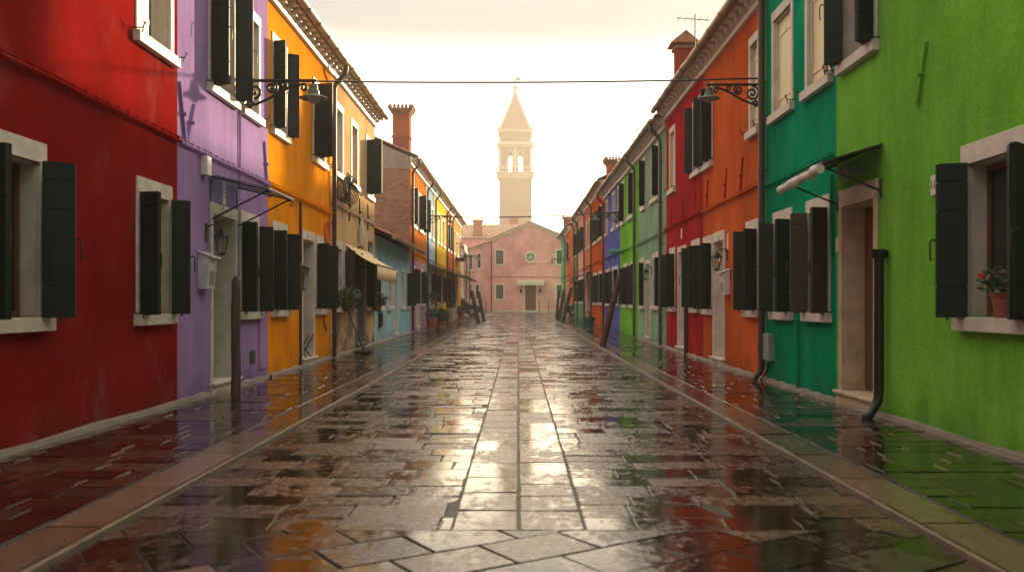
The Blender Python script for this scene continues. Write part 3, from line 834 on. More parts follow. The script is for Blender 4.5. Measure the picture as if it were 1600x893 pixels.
h = House(Q, RY(1307), RY(1195.5), 'emerald', 7.0, 'emerald_house', 'emerald green house beside the lime green one', cornice='white')
rw(h, 1209, 1238.5, ang=(104, 84)); rw(h, 1261, 1298, shutmat='shutter_brown', ang=(104, 84))
rw(h, 1207, 1240, UR, shut='none', inner='full', rec=.17); rw(h, 1259, 1300, UR, shut='none', inner='half', rec=.17)
h.rail(2.98, .018); h.skirt()
h.conduit([(.04, RY(1252), .92), (.05, RY(1252), .98), (.05, RY(1249), 1.0), (.03, RY(1249.5), .9), (.03, RY(1249.5), .05)], .018)
h.box('meter_box', RY(1210.5), RY(1201), .35, .75, .09, 'meter'); h.conduit([(.05, RY(1206), .35), (.05, RY(1205), .2), (.1, RY(1200), .06)], .012, 'iron')
h.conduit([(.03, RY(1303), 2.75), (.03, RY(1303), 1.75)], .016)
h.downpipe(RY(1195.5) - .12, 'pipe', foot=True, r=.05)
h.finish(); EME = h

h = House(Q, RY(1195.5), RY(1099), 'dorange', 6.15, 'burnt_orange_house', 'burnt orange house with a lantern and white letter box by its door', cornice='white')
rw(h, 1166.5, 1186, ang=(104, 84)); h.door(RY(1133), RY(1114.7), 2.36, 2.55, 'white', rec=.2); rw(h, 1099.6, 1113.5, ang=(104, 84))
rw(h, 1171, 1187, UR, shut='none', inner='full'); rw(h, 1100, 1114, UR, leafw=.2)
h.rail(3.05); h.skirt()
for x in (1160, 1135, 1106): h.tie(RY(x), 3.35, -14, .62, 'w_rred')
h.finish(); DOR = h

h = House(Q, RY(1099), RY(1041), 'rred', 6.15, 'crimson_house', 'crimson house with a red chimney, between the orange and the grey-green house', cornice='white')
rw(h, 1047, 1055.5); h.door(RY(1073), RY(1059.5), 2.36, 2.5, 'white', rec=.2); rw(h, 1081, 1094)
rw(h, 1046.5, 1055.5, UR, shut='none', inner='half'); rw(h, 1083, 1096, UR, shut='far', leafw=.17)
h.rail(3.05); h.skirt(); h.conduit([(.06, RY(1075.5), 2.4), (.06, RY(1075.5), .05)], .045, 'pipe')
for x in (1087, 1068, 1050): h.tie(RY(x), 3.3, -8, .55, 'w_rred')
h.finish(); RRE = h
h.chimney(22.5, -.35, .4, .42, h.gz + 7.85, 'chimney_red', 'gable'); h.antenna(21.8, -.5, 6.4 + h.gz, 8.2 + h.gz)

h = far_house(Q, RY(1041), RY(997.5), 'pistachio', 5.95, 'grey_green_house', 'pale grey-green house between the crimson and the lime one', [(1003, 1009), (1018, 1030)], [(1000.5, 1007), (1020, 1033)], [(1009.5, 1016.5)], RY(1036.8), 'pipe_grey', shut='near')
h.skirt(); h.downpipe
h = far_house(Q, RY(997.5), RY(969), 'lime2', 5.95, 'bright_green_house', 'yellow-green house in the middle of the right row', [(972, 976), (981, 991)], [(974.5, 981), (986, 994)], [], RY(995), 'pipe_grey', shut='near', shutd='both')
tb = h.mb(); u = RY(974)
tb.tube([(.02, u, 3.0), (.3, u, 3.02)], .015, 6); tb.tube([(.3, u, 2.7), (.3, u, 3.02)], .012, 6); h.part(tb, 'bracket', 'iron')
h = far_house(Q, RY(969), RY(945), 'violet', 5.95, 'violet_house', 'violet blue house beside the yellow-green one', [(947, 950), (957, 961.5), (965.5, 968.5)], [(947.5, 953), (957, 966)], [], RY(945.5), shut='none', shutd='both')
h.chimney(35.2, -2.2, 1.1, .8, h.gz + 8.6, 'chimney_brick', 'flare')  # unseen stack hidden by the eaves, added to cast shade on the walls opposite
h = far_house(Q, RY(945), RY(925), 'rust', 6.5, 'rust_orange_house', 'rust orange house with dark upstairs shutters and a dark awning', [(928, 933), (936, 942)], [(928, 933), (936, 942)], [], RY(926))
h.chimney(43, -.75, .95, .6, h.gz + 8.0, 'chimney_brick', 'flare'); h.antenna(40.6, -.7, 6.5 + h.gz, 9.0 + h.gz)
h = far_house(Q, RY(925), RY(914.5), 'rust2', 6.5, 'light_orange_house', 'light orange house beyond the rust orange one', [(916, 918), (920.5, 923)], [], [(919, 922)], RY(915), shut='none', lower=(2.6, 'pink'))
h = far_house(Q, RY(914.5), RY(903.5), 'pink', 6.5, 'rosy_pink_house', 'rosy pink house far along the right row', [(905.5, 907.5), (910, 912.5)], [(905.5, 908), (910, 912.8)], [], RY(904), lower=(1.2, 'sage'))
h.antenna(56, -.8, 6.5 + h.gz, 9.3 + h.gz)
h = far_house(Q, RY(903.5), RY(898.3), 'sage', 6.5, 'sage_green_house', 'sage green house just before the parked black car', [(900, 902)], [(900, 902)], [], RY(898.9))
h = far_house(Q, 66, 71.5, 'orange3', 6.6, 'dull_orange_house', 'dull orange house beyond the black car', [(886.8, 889)], [], [(887, 888.8)], None, shut='near')
h = far_house(Q, 71.5, 79.5, 'seafoam', 6.6, 'seafoam_green_house', 'narrow seafoam green house at the end of the right row', [(879, 880.5)], [(879, 880.5)], [], 72.0, 'pipe_grey', shut='none')
h.chimney(77, -.35, .6, .5, h.gz + 8.3, 'chimney_red', 'flare'); h.antenna(75, -.4, 6.6 + h.gz, 9.0 + h.gz)

# ------------------------------------------------------------------ awnings
def strut(mb, a, b, r=.012): mb.tube([a, b], r, 6)
r = thing('glass_canopy', 'greenish glass canopy on black iron struts over the purple house door', 'canopy', side_tf(L)(0, 12.1, 2.85))
tf = side_tf(L); a, b = 11.55, 12.85
mb = MB(tf); mb.hexa([(.01, a, 2.86), (.78, a, 2.68), (.78, b, 2.68), (.01, b, 2.86), (.01, a, 2.872), (.78, a, 2.692), (.78, b, 2.692), (.01, b, 2.872)]); mb.build('glass_sheet', M['canopy_glass'], r)
for u in (a + .1, b - .12):
    mb = MB(tf); strut(mb, (.01, u, 2.845), (.76, u, 2.67)); strut(mb, (.02, u, 2.3), (.72, u, 2.66))
    mb.box((.001, u - .02, 2.26), (.012, u + .02, 2.8)); mb.tube([(.72 + .0, u, 2.66), (.78, u, 2.65), (.8, u, 2.61), (.77, u, 2.585), (.745, u, 2.61)], .011, 6)
    mb.build('strut', M['iron'], r, smooth=True)
mb = MB(tf); strut(mb, (.78, a, 2.68), (.78, b, 2.68), .014); mb.build('front_bar', M['steel'], r, smooth=True)

r = thing('door_awning', 'dark awning with a rolled pale valance over the lime house door', 'awning', side_tf(Q)(0, 10, 2.85))
tf = side_tf(Q); a, b = 9.32, 10.72
mb = MB(tf); mb.hexa([(.01, a, 2.85), (.64, a, 2.66), (.64, b, 2.62), (.01, b, 2.85), (.01, a, 2.87), (.64, a, 2.68), (.64, b, 2.64), (.01, b, 2.87)]); mb.build('canopy_sheet', M['sheet_dark'], r)
mb = MB(tf); n = 10
pts = [(.66 + .015 * math.sin(i * 1.9), a + (b - a) * i / n, 2.60 - .004 * i + .006 * math.sin(i * 2.3)) for i in range(n + 1)]
mb.tube(pts, [.05 + .008 * math.sin(i * 1.3) for i in range(n + 1)], 10); mb.build('rolled_valance', M['canvas_grey'], r, smooth=True)
for u in (a + .06, b - .06):
    mb = MB(tf); strut(mb, (.01, u, 2.38), (.62, u, 2.63)); mb.box((.001, u - .02, 2.3), (.014, u + .02, 2.5)); strut(mb, (.01, u, 2.84), (.64, u, 2.64)); mb.build('arm', M['iron'], r, smooth=True)
mb = MB(tf); mb.lathe((.12, 10.05, 2.56), [(.02, 0), (.045, .03), (.05, .14), (.045, .2)], 10); mb.box((.001, 10.02, 2.66), (.08, 10.08, 2.76)); mb.build('door_light', M['meter'], r, smooth=True)

r = thing('shop_awning', 'cream canvas awning with a hanging valance over the tan house door', 'awning', side_tf(L)(0, 22, 2.5))
tf = side_tf(L); a, b = 20.7, 23.9; n = 12; m_ = 8
def sheet(mb, f, n, m_, t=.012):
    vs = [f(i / n, k / m_) for i in range(n + 1) for k in range(m_ + 1)]
    fs = [(i * (m_ + 1) + k, i * (m_ + 1) + k + 1, (i + 1) * (m_ + 1) + k + 1, (i + 1) * (m_ + 1) + k) for i in range(n) for k in range(m_)]
    c = len(vs)
    vs2 = [(p[0], p[1], p[2] - t) for p in vs]
    rim = [k for k in range(m_)] + [i * (m_ + 1) + m_ for i in range(n)] + [n * (m_ + 1) + m_ - k for k in range(m_)] + [(n - i) * (m_ + 1) for i in range(n)]
    mb.add(vs + vs2, fs + [tuple(q + c for q in f_[::-1]) for f_ in fs] + [(p, q, q + c, p + c) for p, q in zip(rim, rim[1:] + rim[:1])])
mb = MB(tf); sheet(mb, lambda i, k: (.02 + .72 * k, a + (b - a) * i, 2.56 - .46 * k - .05 * math.sin(math.pi * k) + .012 * math.sin(i * 19)), n, m_); mb.build('canvas_sheet', M['canvas'], r, smooth=True)
mb = MB(tf)
mb.v += [tf(.745 + .02 * math.sin(i * 1.7) * (1 - k), a + (b - a) * i / 40, 2.085 - .33 * (1 - k) - .012 * (i % 2) * (1 - k)) for k in (1, .5, 0) for i in range(41)]
mb.f += [(k * 41 + i, k * 41 + i + 1, (k + 1) * 41 + i + 1, (k + 1) * 41 + i) for k in range(2) for i in range(40)]
o = mb.build('valance', M['canvas'], r, smooth=True); sm = o.modifiers.new('thick', 'SOLIDIFY'); sm.thickness = .006
mb = MB(tf); strut(mb, (.74, a, 2.1), (.74, b, 2.1), .02); strut(mb, (.02, a + .05, 2.0), (.72, a + .05, 2.09)); strut(mb, (.02, b - .05, 2.0), (.72, b - .05, 2.09)); mb.build('awning_frame', M['iron'], r, smooth=True)

def long_awning(side, a, b, z0, z1, d, label, mat, gz):
    tf = side_tf(side); r = thing('shop_awning', label, 'awning', tf(0, (a + b) / 2, z0 + gz))
    mb = MB(tf); sheet(mb, lambda i, k: (.02 + d * k, a + (b - a) * i, gz + z0 + (z1 - z0) * k - .06 * math.sin(math.pi * k) + .02 * math.sin(i * 23)), 16, 6); mb.build('canvas_sheet', M[mat], r, smooth=True)
    mb = MB(tf)
    strut(mb, (d, a, gz + z1), (d, b, gz + z1), .025)
    for i in range(4):
        u = a + (b - a) * (i + .02) / 3.05; strut(mb, (.02, u, gz + z1 - .45), (d, u, gz + z1 - .02)); strut(mb, (.02, u, gz + z0 - .05), (d, u, gz + z1), .015)
    mb.build('awning_frame', M['iron'], r, smooth=True); return r
long_awning(L, LY(668), LY(696), 2.85, 2.4, 1.15, 'maroon awning along the pale blue and yellow houses', 'awning_red', g(43))
long_awning(L, LY(697), LY(716), 2.85, 2.45, 1.2, 'faded brown awning in front of the salmon and amber houses', 'awning_red', g(54))
long_awning(Q, RY(926), RY(915), 2.75, 2.3, 1.0, 'dark awning projecting over the light orange house doorway', 'sheet_dark', g(48))

# ------------------------------------------------------------------ lamps, cables, boxes, signs
street_lamp(L, 13.0, 4.43, 1.03, 'scrolled iron street lamp over the purple house, throwing its shadow on the plaster', 1.05)
street_lamp(Q, 14.02, 4.62, .82, 'scrolled iron street lamp with green shade on the burnt orange house', .9)
street_lamp(L, 38.8, 4.85, 1.05, 'iron street lamp on the ochre house with the brick gable', 1.0, g(39))
street_lamp(Q, 33.9, 4.5, .88, 'iron street lamp on the corner of yellow-green and violet house', .95, g(34))
street_lamp(Q, 66.4, 4.2, 1.3, 'small iron street lamp on the dull orange house near the end', 1.0, g(66))
street_lamp(L, 61.6, 4.2, 1.2, 'small iron street lamp on the far corner of the amber house', 1.0, g(62))
def cable(p, q, sag, label, r=.009):
    o = MB(); n = 24; P, Qv = Vector(p), Vector(q); pts = []
    for i in range(n + 1):
        t = i / n; v = P.lerp(Qv, t); pts.append((v.x, v.y, v.z - sag * 4 * t * (1 - t)))
    o.tube(pts, r, 5); ob = o.build('overhead_cable', M['black'], None, smooth=True); tag(ob, label, 'cable', 'cables strung across the street'); return ob
cable((-WL + .02, 13.02, 4.445), (WR - .02, 14.02, 4.72), .05, 'black cable strung across the street between the two nearest lamps', .014)
cable((-WL + .02, 38.82, 5.0), (WR - .02, 33.92, 4.66), .12, 'thin cable strung across the street between the farther lamps', .023)

lantern(L, LY(322), 2.02, 'black lantern on the purple wall beside the doorway')
lantern(Q, RY(1137), 2.0, 'white-glazed black lantern on the burnt orange wall above the letter box')
lantern(Q, RY(1018.5), 2.05, 'black lantern on the grey-green wall beside its door', .18)
mailbox(L, LY(314.5), 1.38, 'mailbox', 'pale grey letter box under the lantern on the purple wall', .28, .46, .16)
mailbox(L, LY(463.5), 1.42, 'mailbox_grey', 'dark grey letter box on the orange wall by the doorway', .3, .5, .2)
mailbox(Q, RY(1138), 1.36, 'white', 'white letter box on the burnt orange wall under the lantern', .3, .45, .14)
mailbox(L, LY(664), 1.62, 'mailbox', 'pale letter box on the mauve ground-floor wall', .34, .5, .2)
number_sign(Q, RY(1460.5), 2.28, .115, .185, '11', 'white plate with black number 11 on the lime green wall')
number_sign(Q, RY(1309.6), 1.9, .09, .17, '', 'small white plate on the wall between emerald house and lime house doorway')
number_sign(Q, RY(1138), 2.31, .1, .3, '', 'upright blank white plaque above the lantern on the burnt orange wall')
number_sign(L, LY(349), 2.68, .13, .3, '8', 'tall white number plate under the glass canopy', o=0)
number_sign(L, LY(349), 2.44, .14, .14, '9', 'square white number plate on the purple house lintel', o=.024)
number_sign(L, LY(481), 2.47, .26, .13, '18', 'number plate on the orange house door lintel', o=.024)
number_sign(Q, RY(1124), 2.455, .22, .12, '18', 'number plate on the burnt orange house door lintel', o=.024)
number_sign(Q, RY(1065.5), 2.82, .12, .24, '', 'narrow white plaque over the crimson house door')
text_on(TAN.root, '152', L, LY(578), 2.675, .2, M['white'], .022)
# furled parasol hung on the tan wall
r = thing('folded_parasol', 'furled grey parasol hanging on the tan wall above the cream awning', 'parasol', side_tf(L)(.1, LY(559), 2.6))
mb = MB(side_tf(L)); mb.lathe((.1, LY(559), 2.62), [(.03, 0), (.07, .08), (.1, .3), (.05, .55), (.01, .72)], 10); mb.build('canopy', M['mailbox'], r, smooth=True)
mb = MB(side_tf(L)); mb.box((.001, LY(559) - .03, 2.58), (.12, LY(559) + .03, 2.62)); mb.build('hook', M['iron'], r)
# wrought iron flower basket with a coiled hose
r = thing('window_basket', 'wrought iron window basket holding coiled grey hose, upstairs on tan house', 'basket', side_tf(L)(0, LY(529), 3.75))
tf = side_tf(L); a, b = LY(521), LY(537)
mb = MB(tf)
for i in range(8):
    u = a + (b - a) * i / 7
    mb.tube([(.02, u, 4.0), (.02, u, 3.5), (.14, u, 3.44), (.3, u, 3.52), (.36, u, 3.72), (.28, u, 3.88), (.3, u, 4.02)], .011, 5)
for o_, z_ in ((.3, 4.02), (.36, 3.72), (.02, 4.0)): mb.tube([(o_, a, z_), (o_, b, z_)], .012, 5)
mb.build('iron_basket', M['iron'], r, smooth=True)
mb = MB(tf)
for k in range(5):
    rr = .2 + .02 * k; uc = (a + b) / 2 + .03 * k
    mb.tube([(.17 + .1 * math.sin(i * .9 + k) * .4, uc + rr * math.cos(2 * math.pi * i / 22), 3.76 + rr * math.sin(2 * math.pi * i / 22)) for i in range(23)], .014, 5)
mb.build('hose', M['pipe_grey'], r, smooth=True)
# teal cylinder on the yellow-green house
tf = side_tf(Q); u = RY(974); gz = g(32)
r = thing('hanging_roll', 'teal rolled cloth on a bracket on the yellow-green wall', 'roll', tf(.3, u, 2.9 + gz))
mb = MB(tf); mb.tube([(.02, u, 2.98 + gz), (.1, u, 3.0 + gz), (.4, u - .05, 3.0 + gz), (.52, u - .05, 2.99 + gz)], [.07, .09, .09, .07], 10); mb.build('roll', M['teal'], r, smooth=True)

# ------------------------------------------------------------------ plants, chair, broom, posts
def wall_pot(side, o, u, z, *a, **k): return potted(side_tf(side)(o, u, z), *a, **k)
tb = wall_pot(Q, -.03 + .04, 6.98, 1.09, .105, .2, 'terracotta pot of red geraniums on the lime house windowsill', fol=(.2, .2, .13, 260, .03), flowers=('flower_red', 5), leaf='leaf_dark', seed=3)
wall_pot(L, .2, LY(532), 1.02, .16, .2, 'big trailing flower basket hanging by the tan house window', fol=(.26, .36, .3, 520, .045), flowers=('flower_pink', 14), seed=4, fz=.1, name='flower_basket', group='flower baskets on the tan house')
wall_pot(L, .2, LY(577), 1.0, .16, .2, 'smaller flower basket hanging beyond the tan house door', fol=(.28, .38, .2, 380, .045), flowers=('flower_pink', 8), seed=5, fz=.1, name='flower_basket', group='flower baskets on the tan house')
zb = g(37) + .05
potted((2.92, 37.2, zb), .27, .46, 'green glazed pot with one drooping stem on the right pavement', pot='pot_green', fol=(.14, .14, .16, 26, .06), seed=6)
potted((-3.62, 37.4, g(37.4) + .05), .25, .42, 'dark terracotta pot of grasses under the ochre house', fol=(.28, .28, .22, 260, .06), seed=7, leaf='leaf_dark')
potted((-3.5, 40.4, g(40) + .05), .22, .2, 'dense round shrub in a low pot before the pale blue house', fol=(.36, .36, .34, 1000, .055), seed=8, leaf='leaf_dark', fz=.26)
potted((-3.62, 56.5, g(56) + .05), .26, .5, 'large terracotta pot of red flowers near the parked teal car', fol=(.26, .26, .14, 200, .06), flowers=('flower_red', 8), seed=9)
potted((-3.82, 51.2, g(53) + .05), .24, .4, 'tall leafy bush in a pot under the brown awning', fol=(.24, .7, .7, 1100, .075), seed=10, fz=.85)
potted((-3.5, 47, g(47) + .05), .22, .75, 'tall slim pale planter against the yellow house', pot='mailbox', fol=(.2, .2, .16, 80, .05), seed=11)
potted((-3.72, 39.4, g(39) + 1.05), .16, .18, 'hanging basket on the pale blue house beside the awning', fol=(.26, .3, .2, 300, .05), seed=12, leaf='leaf_dark', name='flower_basket')

# bottle on the emerald sill
tf = side_tf(Q); u = RY(1279)
r = thing('bottle', 'small red and blue bottle on the emerald house windowsill', 'bottle', tf(.0, u, 1.09))
mb = MB(tf); mb.lathe((.0, u, 1.09), [(.04, 0), (.042, .12), (.02, .17)], 12); mb.build('body', simple('red_plastic', lin(170, 60, 40), .35), r, smooth=True)
mb = MB(tf); mb.lathe((.0, u, 1.262), [(.018, 0), (.018, .06), (.012, .07)], 10); mb.build('cap', M['blue_plastic'], r, smooth=True)
# folding chair in the orange doorway
tf = side_tf(L); u = LY(482)
r = thing('folding_chair', 'small iron and wood folding chair standing in the orange doorway', 'chair', tf(-.1, u, .17))
mb = MB(tf)
for q in range(4): mb.box((-.24 + q * .075, u - .2, .60), (-.175 + q * .075, u + .2, .618))
mb.build('seat', M['straw'], r)
for s_ in (-1, 1):
    mb = MB(tf); uu = u + s_ * .19
    mb.tube([(-.22, uu, .6), (-.16, uu, .38), (.02, uu, .172)], .011, 6); mb.tube([(.05, uu, .6), (-.06, uu, .4), (-.2, uu, .172)], .011, 6); mb.build('leg', M['iron'], r, smooth=True)
# broom leaning at the tan wall
tf = side_tf(L); u = LY(540)
r = thing('broom', 'blue-handled broom leaning on the tan wall below the flower basket', 'broom', tf(.4, u, .05))
mb = MB(tf); mb.tube([(.42, u + .05, .1), (.06, u - .25, 1.12)], .016, 8); mb.build('handle', M['blue_plastic'], r, smooth=True)
mb = MB(tf); mb.box((.22, u - .16, .07), (.6, u + .2, .12)); mb.v = [v for v in mb.v]; mb.build('head', M['wood_dark'], r, bevel=.01)
mb = MB(tf)
for i in range(60):
    a, b = .24 + R.random() * .34, u - .14 + R.random() * .32
    mb.tube([(a, b, .072), (a + R.uniform(-.03, .03), b + R.uniform(-.04, .04), .052)], .006, 3)
mb.build('bristles', M['straw'], r)

mooring_post((-3.53, 11.2, .03), (-3.53, 11.2, 1.46), .058, 'upright dark mooring post before the purple house doorway')
mooring_post((2.28, 24.4, .08), (2.75, 24.35, 1.93), .085, 'thick brown mooring post leaning towards the grey-green house')
mooring_post((-2.07, 46.5, .22), (-2.42, 46.6, 1.8), .1, 'leaning left-side mooring post nearer to us, before the parked teal car')
mooring_post((-2.0, 52, .26), (-2.32, 52.1, 1.85), .1, 'leaning left-side mooring post farther off, before the pink house')
mooring_post((2.33, 47.5, .22), (2.78, 47.4, 1.98), .1, 'leaning right-side mooring post nearest to the black car')
mooring_post((2.32, 51.5, .25), (2.62, 51.6, 1.95), .1, 'middle leaning mooring post of the three near the black car')
mooring_post((2.36, 55.5, .28), (2.5, 55.6, 1.95), .09, 'farthest and most upright mooring post near the black car')

# ------------------------------------------------------------------ cars
def hatchback(loc, flip, paint, label):
    r = thing('parked_car', label, 'car', loc, 'cars parked at the far end')
    x0, y0, z0 = loc
    def tf(x, y, z): return (x0 + (x if not flip else -x), y0 + y, z0 + z)
    low = [(-1.95, .35), (-2.0, .55), (-1.98, .8), (-1.85, .93), (-1.0, .95), (0, .95), (.75, .93), (1.5, .82), (1.88, .68), (1.98, .5), (1.95, .3), (1.6, .22), (-1.6, .22)]
    mb = MB(tf); W = .84
    n = len(low)
    for y, k in ((-W, .97), (-W * .93, 1), (0, 1), (W * .93, 1), (W, .97)):
        mb.v += [tf(x * k, y, .22 + (z - .22) * (1 if abs(y) < W else .96)) for x, z in low]
    for a in range(4): mb.f += [(a * n + i, a * n + (i + 1) % n, (a + 1) * n + (i + 1) % n, (a + 1) * n + i) for i in range(n)]
    mb.f += [tuple(range(n)), tuple(4 * n + i for i in range(n))]
    top = [(-1.86, .92), (-1.62, 1.32), (-1.2, 1.45), (-.3, 1.48), (.25, 1.38), (1.0, .92)]
    m = len(top); b = len(mb.v)
    for y, zz in ((-W * .95, .93), (-W * .72, 2), (W * .72, 2), (W * .95, .93)):
        pass
    mb.build('body', M[paint], r, smooth=True)
    cb = MB(tf)
    def ring(s): return [tf(x, s * (W * (.94 - .26 * (z - .92) / .56)), z) for x, z in top]
    cb.v += ring(-1) + ring(1)
    cb.f += [(i, i + 1, m + i + 1, m + i) for i in range(m - 1)] + [tuple(range(m)), tuple(m + i for i in range(m)), (0, m - 1, 2 * m - 1, m)]
    cb.build('cabin', M[paint], r)
    for s_ in (-1, 1):
        for win in ([(-1.6, .97), (-1.42, 1.3), (-1.0, 1.39), (-.62, 1.41), (-.62, .97)], [(-.52, .97), (-.52, 1.41), (-.3, 1.41), (.18, 1.32), (.8, .97)]):
            wb = MB(tf); wb.prism([(x, s_ * (W * (.94 - .26 * (z - .92) / .56) + .004), z) for x, z in win], (0, s_ * .006, 0)); wb.build('window', M['pane'], r)
        for wx in (-1.22, 1.25):
            tb = MB(tf)
            prof = [(.18, -.1), (.29, -.1), (.315, -.07), (.315, .07), (.29, .1), (.18, .1)]
            tb.v += [tf(wx + rr * math.cos(2 * math.pi * k / 22), s_ * (W - .08) + o, .315 + rr * math.sin(2 * math.pi * k / 22)) for rr, o in prof for k in range(22)]
            tb.f += [(i * 22 + k, i * 22 + (k + 1) % 22, ((i + 1) % 6) * 22 + (k + 1) % 22, ((i + 1) % 6) * 22 + k) for i in range(6) for k in range(22)]
            wh = tb.build('wheel', M['tyre'], r, smooth=True)
            rb = MB(tf)
            for q in range(5):
                a = 2 * math.pi * q / 5; c, s2 = math.cos(a), math.sin(a); t = .045
                rb.hexa([(wx + c * rr - s2 * t * w_, s_ * (W - .0) + dd, .315 + s2 * rr + c * t * w_) for dd in (-.06, .03) for rr, w_ in ((.03, -1), (.19, -1.5), (.19, 1.5), (.03, 1))])
            rb.build('rim', M['steel'], wh)
        hb = MB(tf); hb.box((1.72, s_ * .62 - .14, .58), (1.955, s_ * .62 + .14, .7)); hb.build('headlight', M['bulb'], r, bevel=.03)
        lb = MB(tf); lb.box((-1.97, s_ * .66 - .1, .65), (-1.86, s_ * .66 + .1, .9)); lb.build('tail_light', M['flower_red'], r, bevel=.02)
        xb = MB(tf); xb.box((.55, s_ * .85, .93), (.72, s_ * .99, 1.05)); xb.build('mirror', M[paint], r, bevel=.02)
    fb = MB(tf); fb.hexa([(1.0, -.7, .945), (1.0, .7, .945), (1.01, .7, .965), (1.01, -.7, .965), (.3, -.56, 1.37), (.3, .56, 1.37), (.31, .56, 1.385), (.31, -.56, 1.385)]); fb.build('windscreen', M['pane'], r)
    fb = MB(tf); fb.box((1.9, -.3, .38), (1.985, .3, .46)); fb.build('number_plate', M['white'], r)
    return r
hatchback((-4.55, 64.2, g(64)), False, 'carpaint', 'dark teal hatchback parked beyond the amber house, nose to the square')
hatchback((5.1, 63.2, g(63)), True, 'carpaint2', 'black hatchback poking out of the gap in the right row')

# ------------------------------------------------------------------ pink house closing the street
PY = 85.0; pz = g(PY)
r = thing('pink_house', 'pink gabled house closing the street, with a round window over its door', 'house', (1.1, PY, pz))
XL, XR, XC = -2.67, 4.87, 1.1
ZE, ZR = 7.25, 8.85
op = []
mbw = MB()
wins = [(-1.78, 4.83, 6.35, 'olive'), (-1.78, 1.56, 3.08, 'olive'), (3.98, 4.83, 6.35, 'dark'), (3.98, 1.56, 3.08, 'dark')]
for xc, za, zb, _ in wins: op.append((xc - .36, xc + .36, za + .1, zb - .1))
op.append((.62, 1.68, pz - .1, 2.95))
xs = sorted({XL, XR, *[q for o in op for q in o[:2]]}); zs = sorted({pz - .3, ZE, *[q for o in op for q in o[2:]]})
for a, b in zip(xs, xs[1:]):
    for c, d in zip(zs, zs[1:]):
        if any(o[0] < (a + b) / 2 < o[1] and o[2] < (c + d) / 2 < o[3] for o in op): continue
        mbw.add([(a, PY, c), (b, PY, c), (b, PY, d), (a, PY, d)], [(0, 1, 2, 3)])
mbw.add([(XL, PY, ZE), (XR, PY, ZE), (XC, PY, ZR)], [(0, 1, 2)])
D = 12
mbw.add([(XL, PY, pz - .3), (XL, PY + D, pz - .3), (XL, PY + D, ZE), (XL, PY, ZE)], [(0, 1, 2, 3)]); mbw.add([(XR, PY, pz - .3), (XR, PY + D, pz - .3), (XR, PY + D, ZE), (XR, PY, ZE)], [(0, 1, 2, 3)])
mbw.add([(XL, PY + D, pz - .3), (XR, PY + D, pz - .3), (XR, PY + D, ZE), (XC, PY + D, ZR), (XL, PY + D, ZE)], [(0, 1, 2, 3, 4)])
for (a, b, c, d) in op:
    mbw.add([(a, PY, c), (b, PY, c), (b, PY, d), (a, PY, d), (a, PY + .2, c), (b, PY + .2, c), (b, PY + .2, d), (a, PY + .2, d)], [(0, 1, 5, 4), (1, 2, 6, 5), (2, 3, 7, 6), (3, 0, 4, 7)])
mbw.build('wall', M['w_rose'], r)
for xc, za, zb, kind in wins:
    mb = MB()
    mb.box((xc - .46, PY - .04, za), (xc - .35, PY + .02, zb)); mb.box((xc + .35, PY - .04, za), (xc + .46, PY + .02, zb))
    mb.box((xc - .35, PY - .04, zb - .11), (xc + .35, PY + .02, zb)); mb.box((xc - .5, PY - .08, za - .02), (xc + .5, PY + .15, za + .1))
    w = mb.build('window', M['white'], r)
    mb = MB(); mb.box((xc - .36, PY + .1, za + .1), (xc + .36, PY + .12, zb - .1)); mb.build('pane', M['pane_olive' if kind == 'olive' else 'pane'], w)
    mb = MB(); mb.box((xc - .02, PY + .07, za + .1), (xc + .02, PY + .11, zb - .1)); mb.build('sash', M['wood_dark'], w)
def ring(cx, cz, ri, ro, y0, y1, n=32):
    mb = MB(); vs = []
    for rr, y in ((ri, y0), (ro, y0), (ro, y1), (ri, y1)):
        vs += [(cx + rr * math.cos(2 * math.pi * k / n), y, cz + rr * math.sin(2 * math.pi * k / n)) for k in range(n)]
    mb.add(vs, [(a * n + k, a * n + (k + 1) % n, ((a + 1) % 4) * n + (k + 1) % n, ((a + 1) % 4) * n + k) for a in range(4) for k in range(n)])
    return mb
w = ring(1.15, 5.6, .4, .56, PY - .06, PY + .03).build('round_window', M['white'], r, smooth=True)
mb = MB(); mb.add([(1.15 + .42 * math.cos(2 * math.pi * k / 32), PY - .012, 5.6 + .42 * math.sin(2 * math.pi * k / 32)) for k in range(32)], [tuple(range(32))]); mb.build('pane', M['pane_curtain'], w)
mb = MB()
for k in range(4):
    a = math.pi * k / 4; mb.tube([(1.15 + .41 * math.cos(a), PY - .03, 5.6 + .41 * math.sin(a)), (1.15 - .41 * math.cos(a), PY - .03, 5.6 - .41 * math.sin(a))], .02, 5)
mb.build('tracery', M['white'], w)
mb = MB(); mb.box((.5, PY - .05, pz), (.63, PY + .2, 2.95)); mb.box((1.67, PY - .05, pz), (1.8, PY + .2, 2.95)); mb.box((.4, PY - .3, pz - .05), (1.9, PY + .2, pz + .16))
d = mb.build('door', M['white'], r)
mb = MB(); mb.box((.64, PY + .08, pz + .17), (1.66, PY + .14, 2.94))
for a in (.74, 1.2):
    for q in range(3): mb.box((a, PY + .06, pz + .3 + q * .74), (a + .36, PY + .079, pz + .9 + q * .74))
mb.build('door_leaf', M['wood_door'], d)
mb = MB(); mb.tube([(1.55, PY + .04, pz + 1.1), (1.55, PY + .04, pz + 1.3)], .025, 6); mb.build('door_handle', M['steel'], d)
mb = MB(); mb.hexa([(-.1, PY - .02, 3.35), (2.4, PY - .02, 3.35), (2.4, PY - .75, 3.22), (-.1, PY - .75, 3.22), (-.1, PY - .02, 3.4), (2.4, PY - .02, 3.4), (2.4, PY - .75, 3.27), (-.1, PY - .75, 3.27)]); c_ = mb.build('awning', M['canvas_grey'], r)
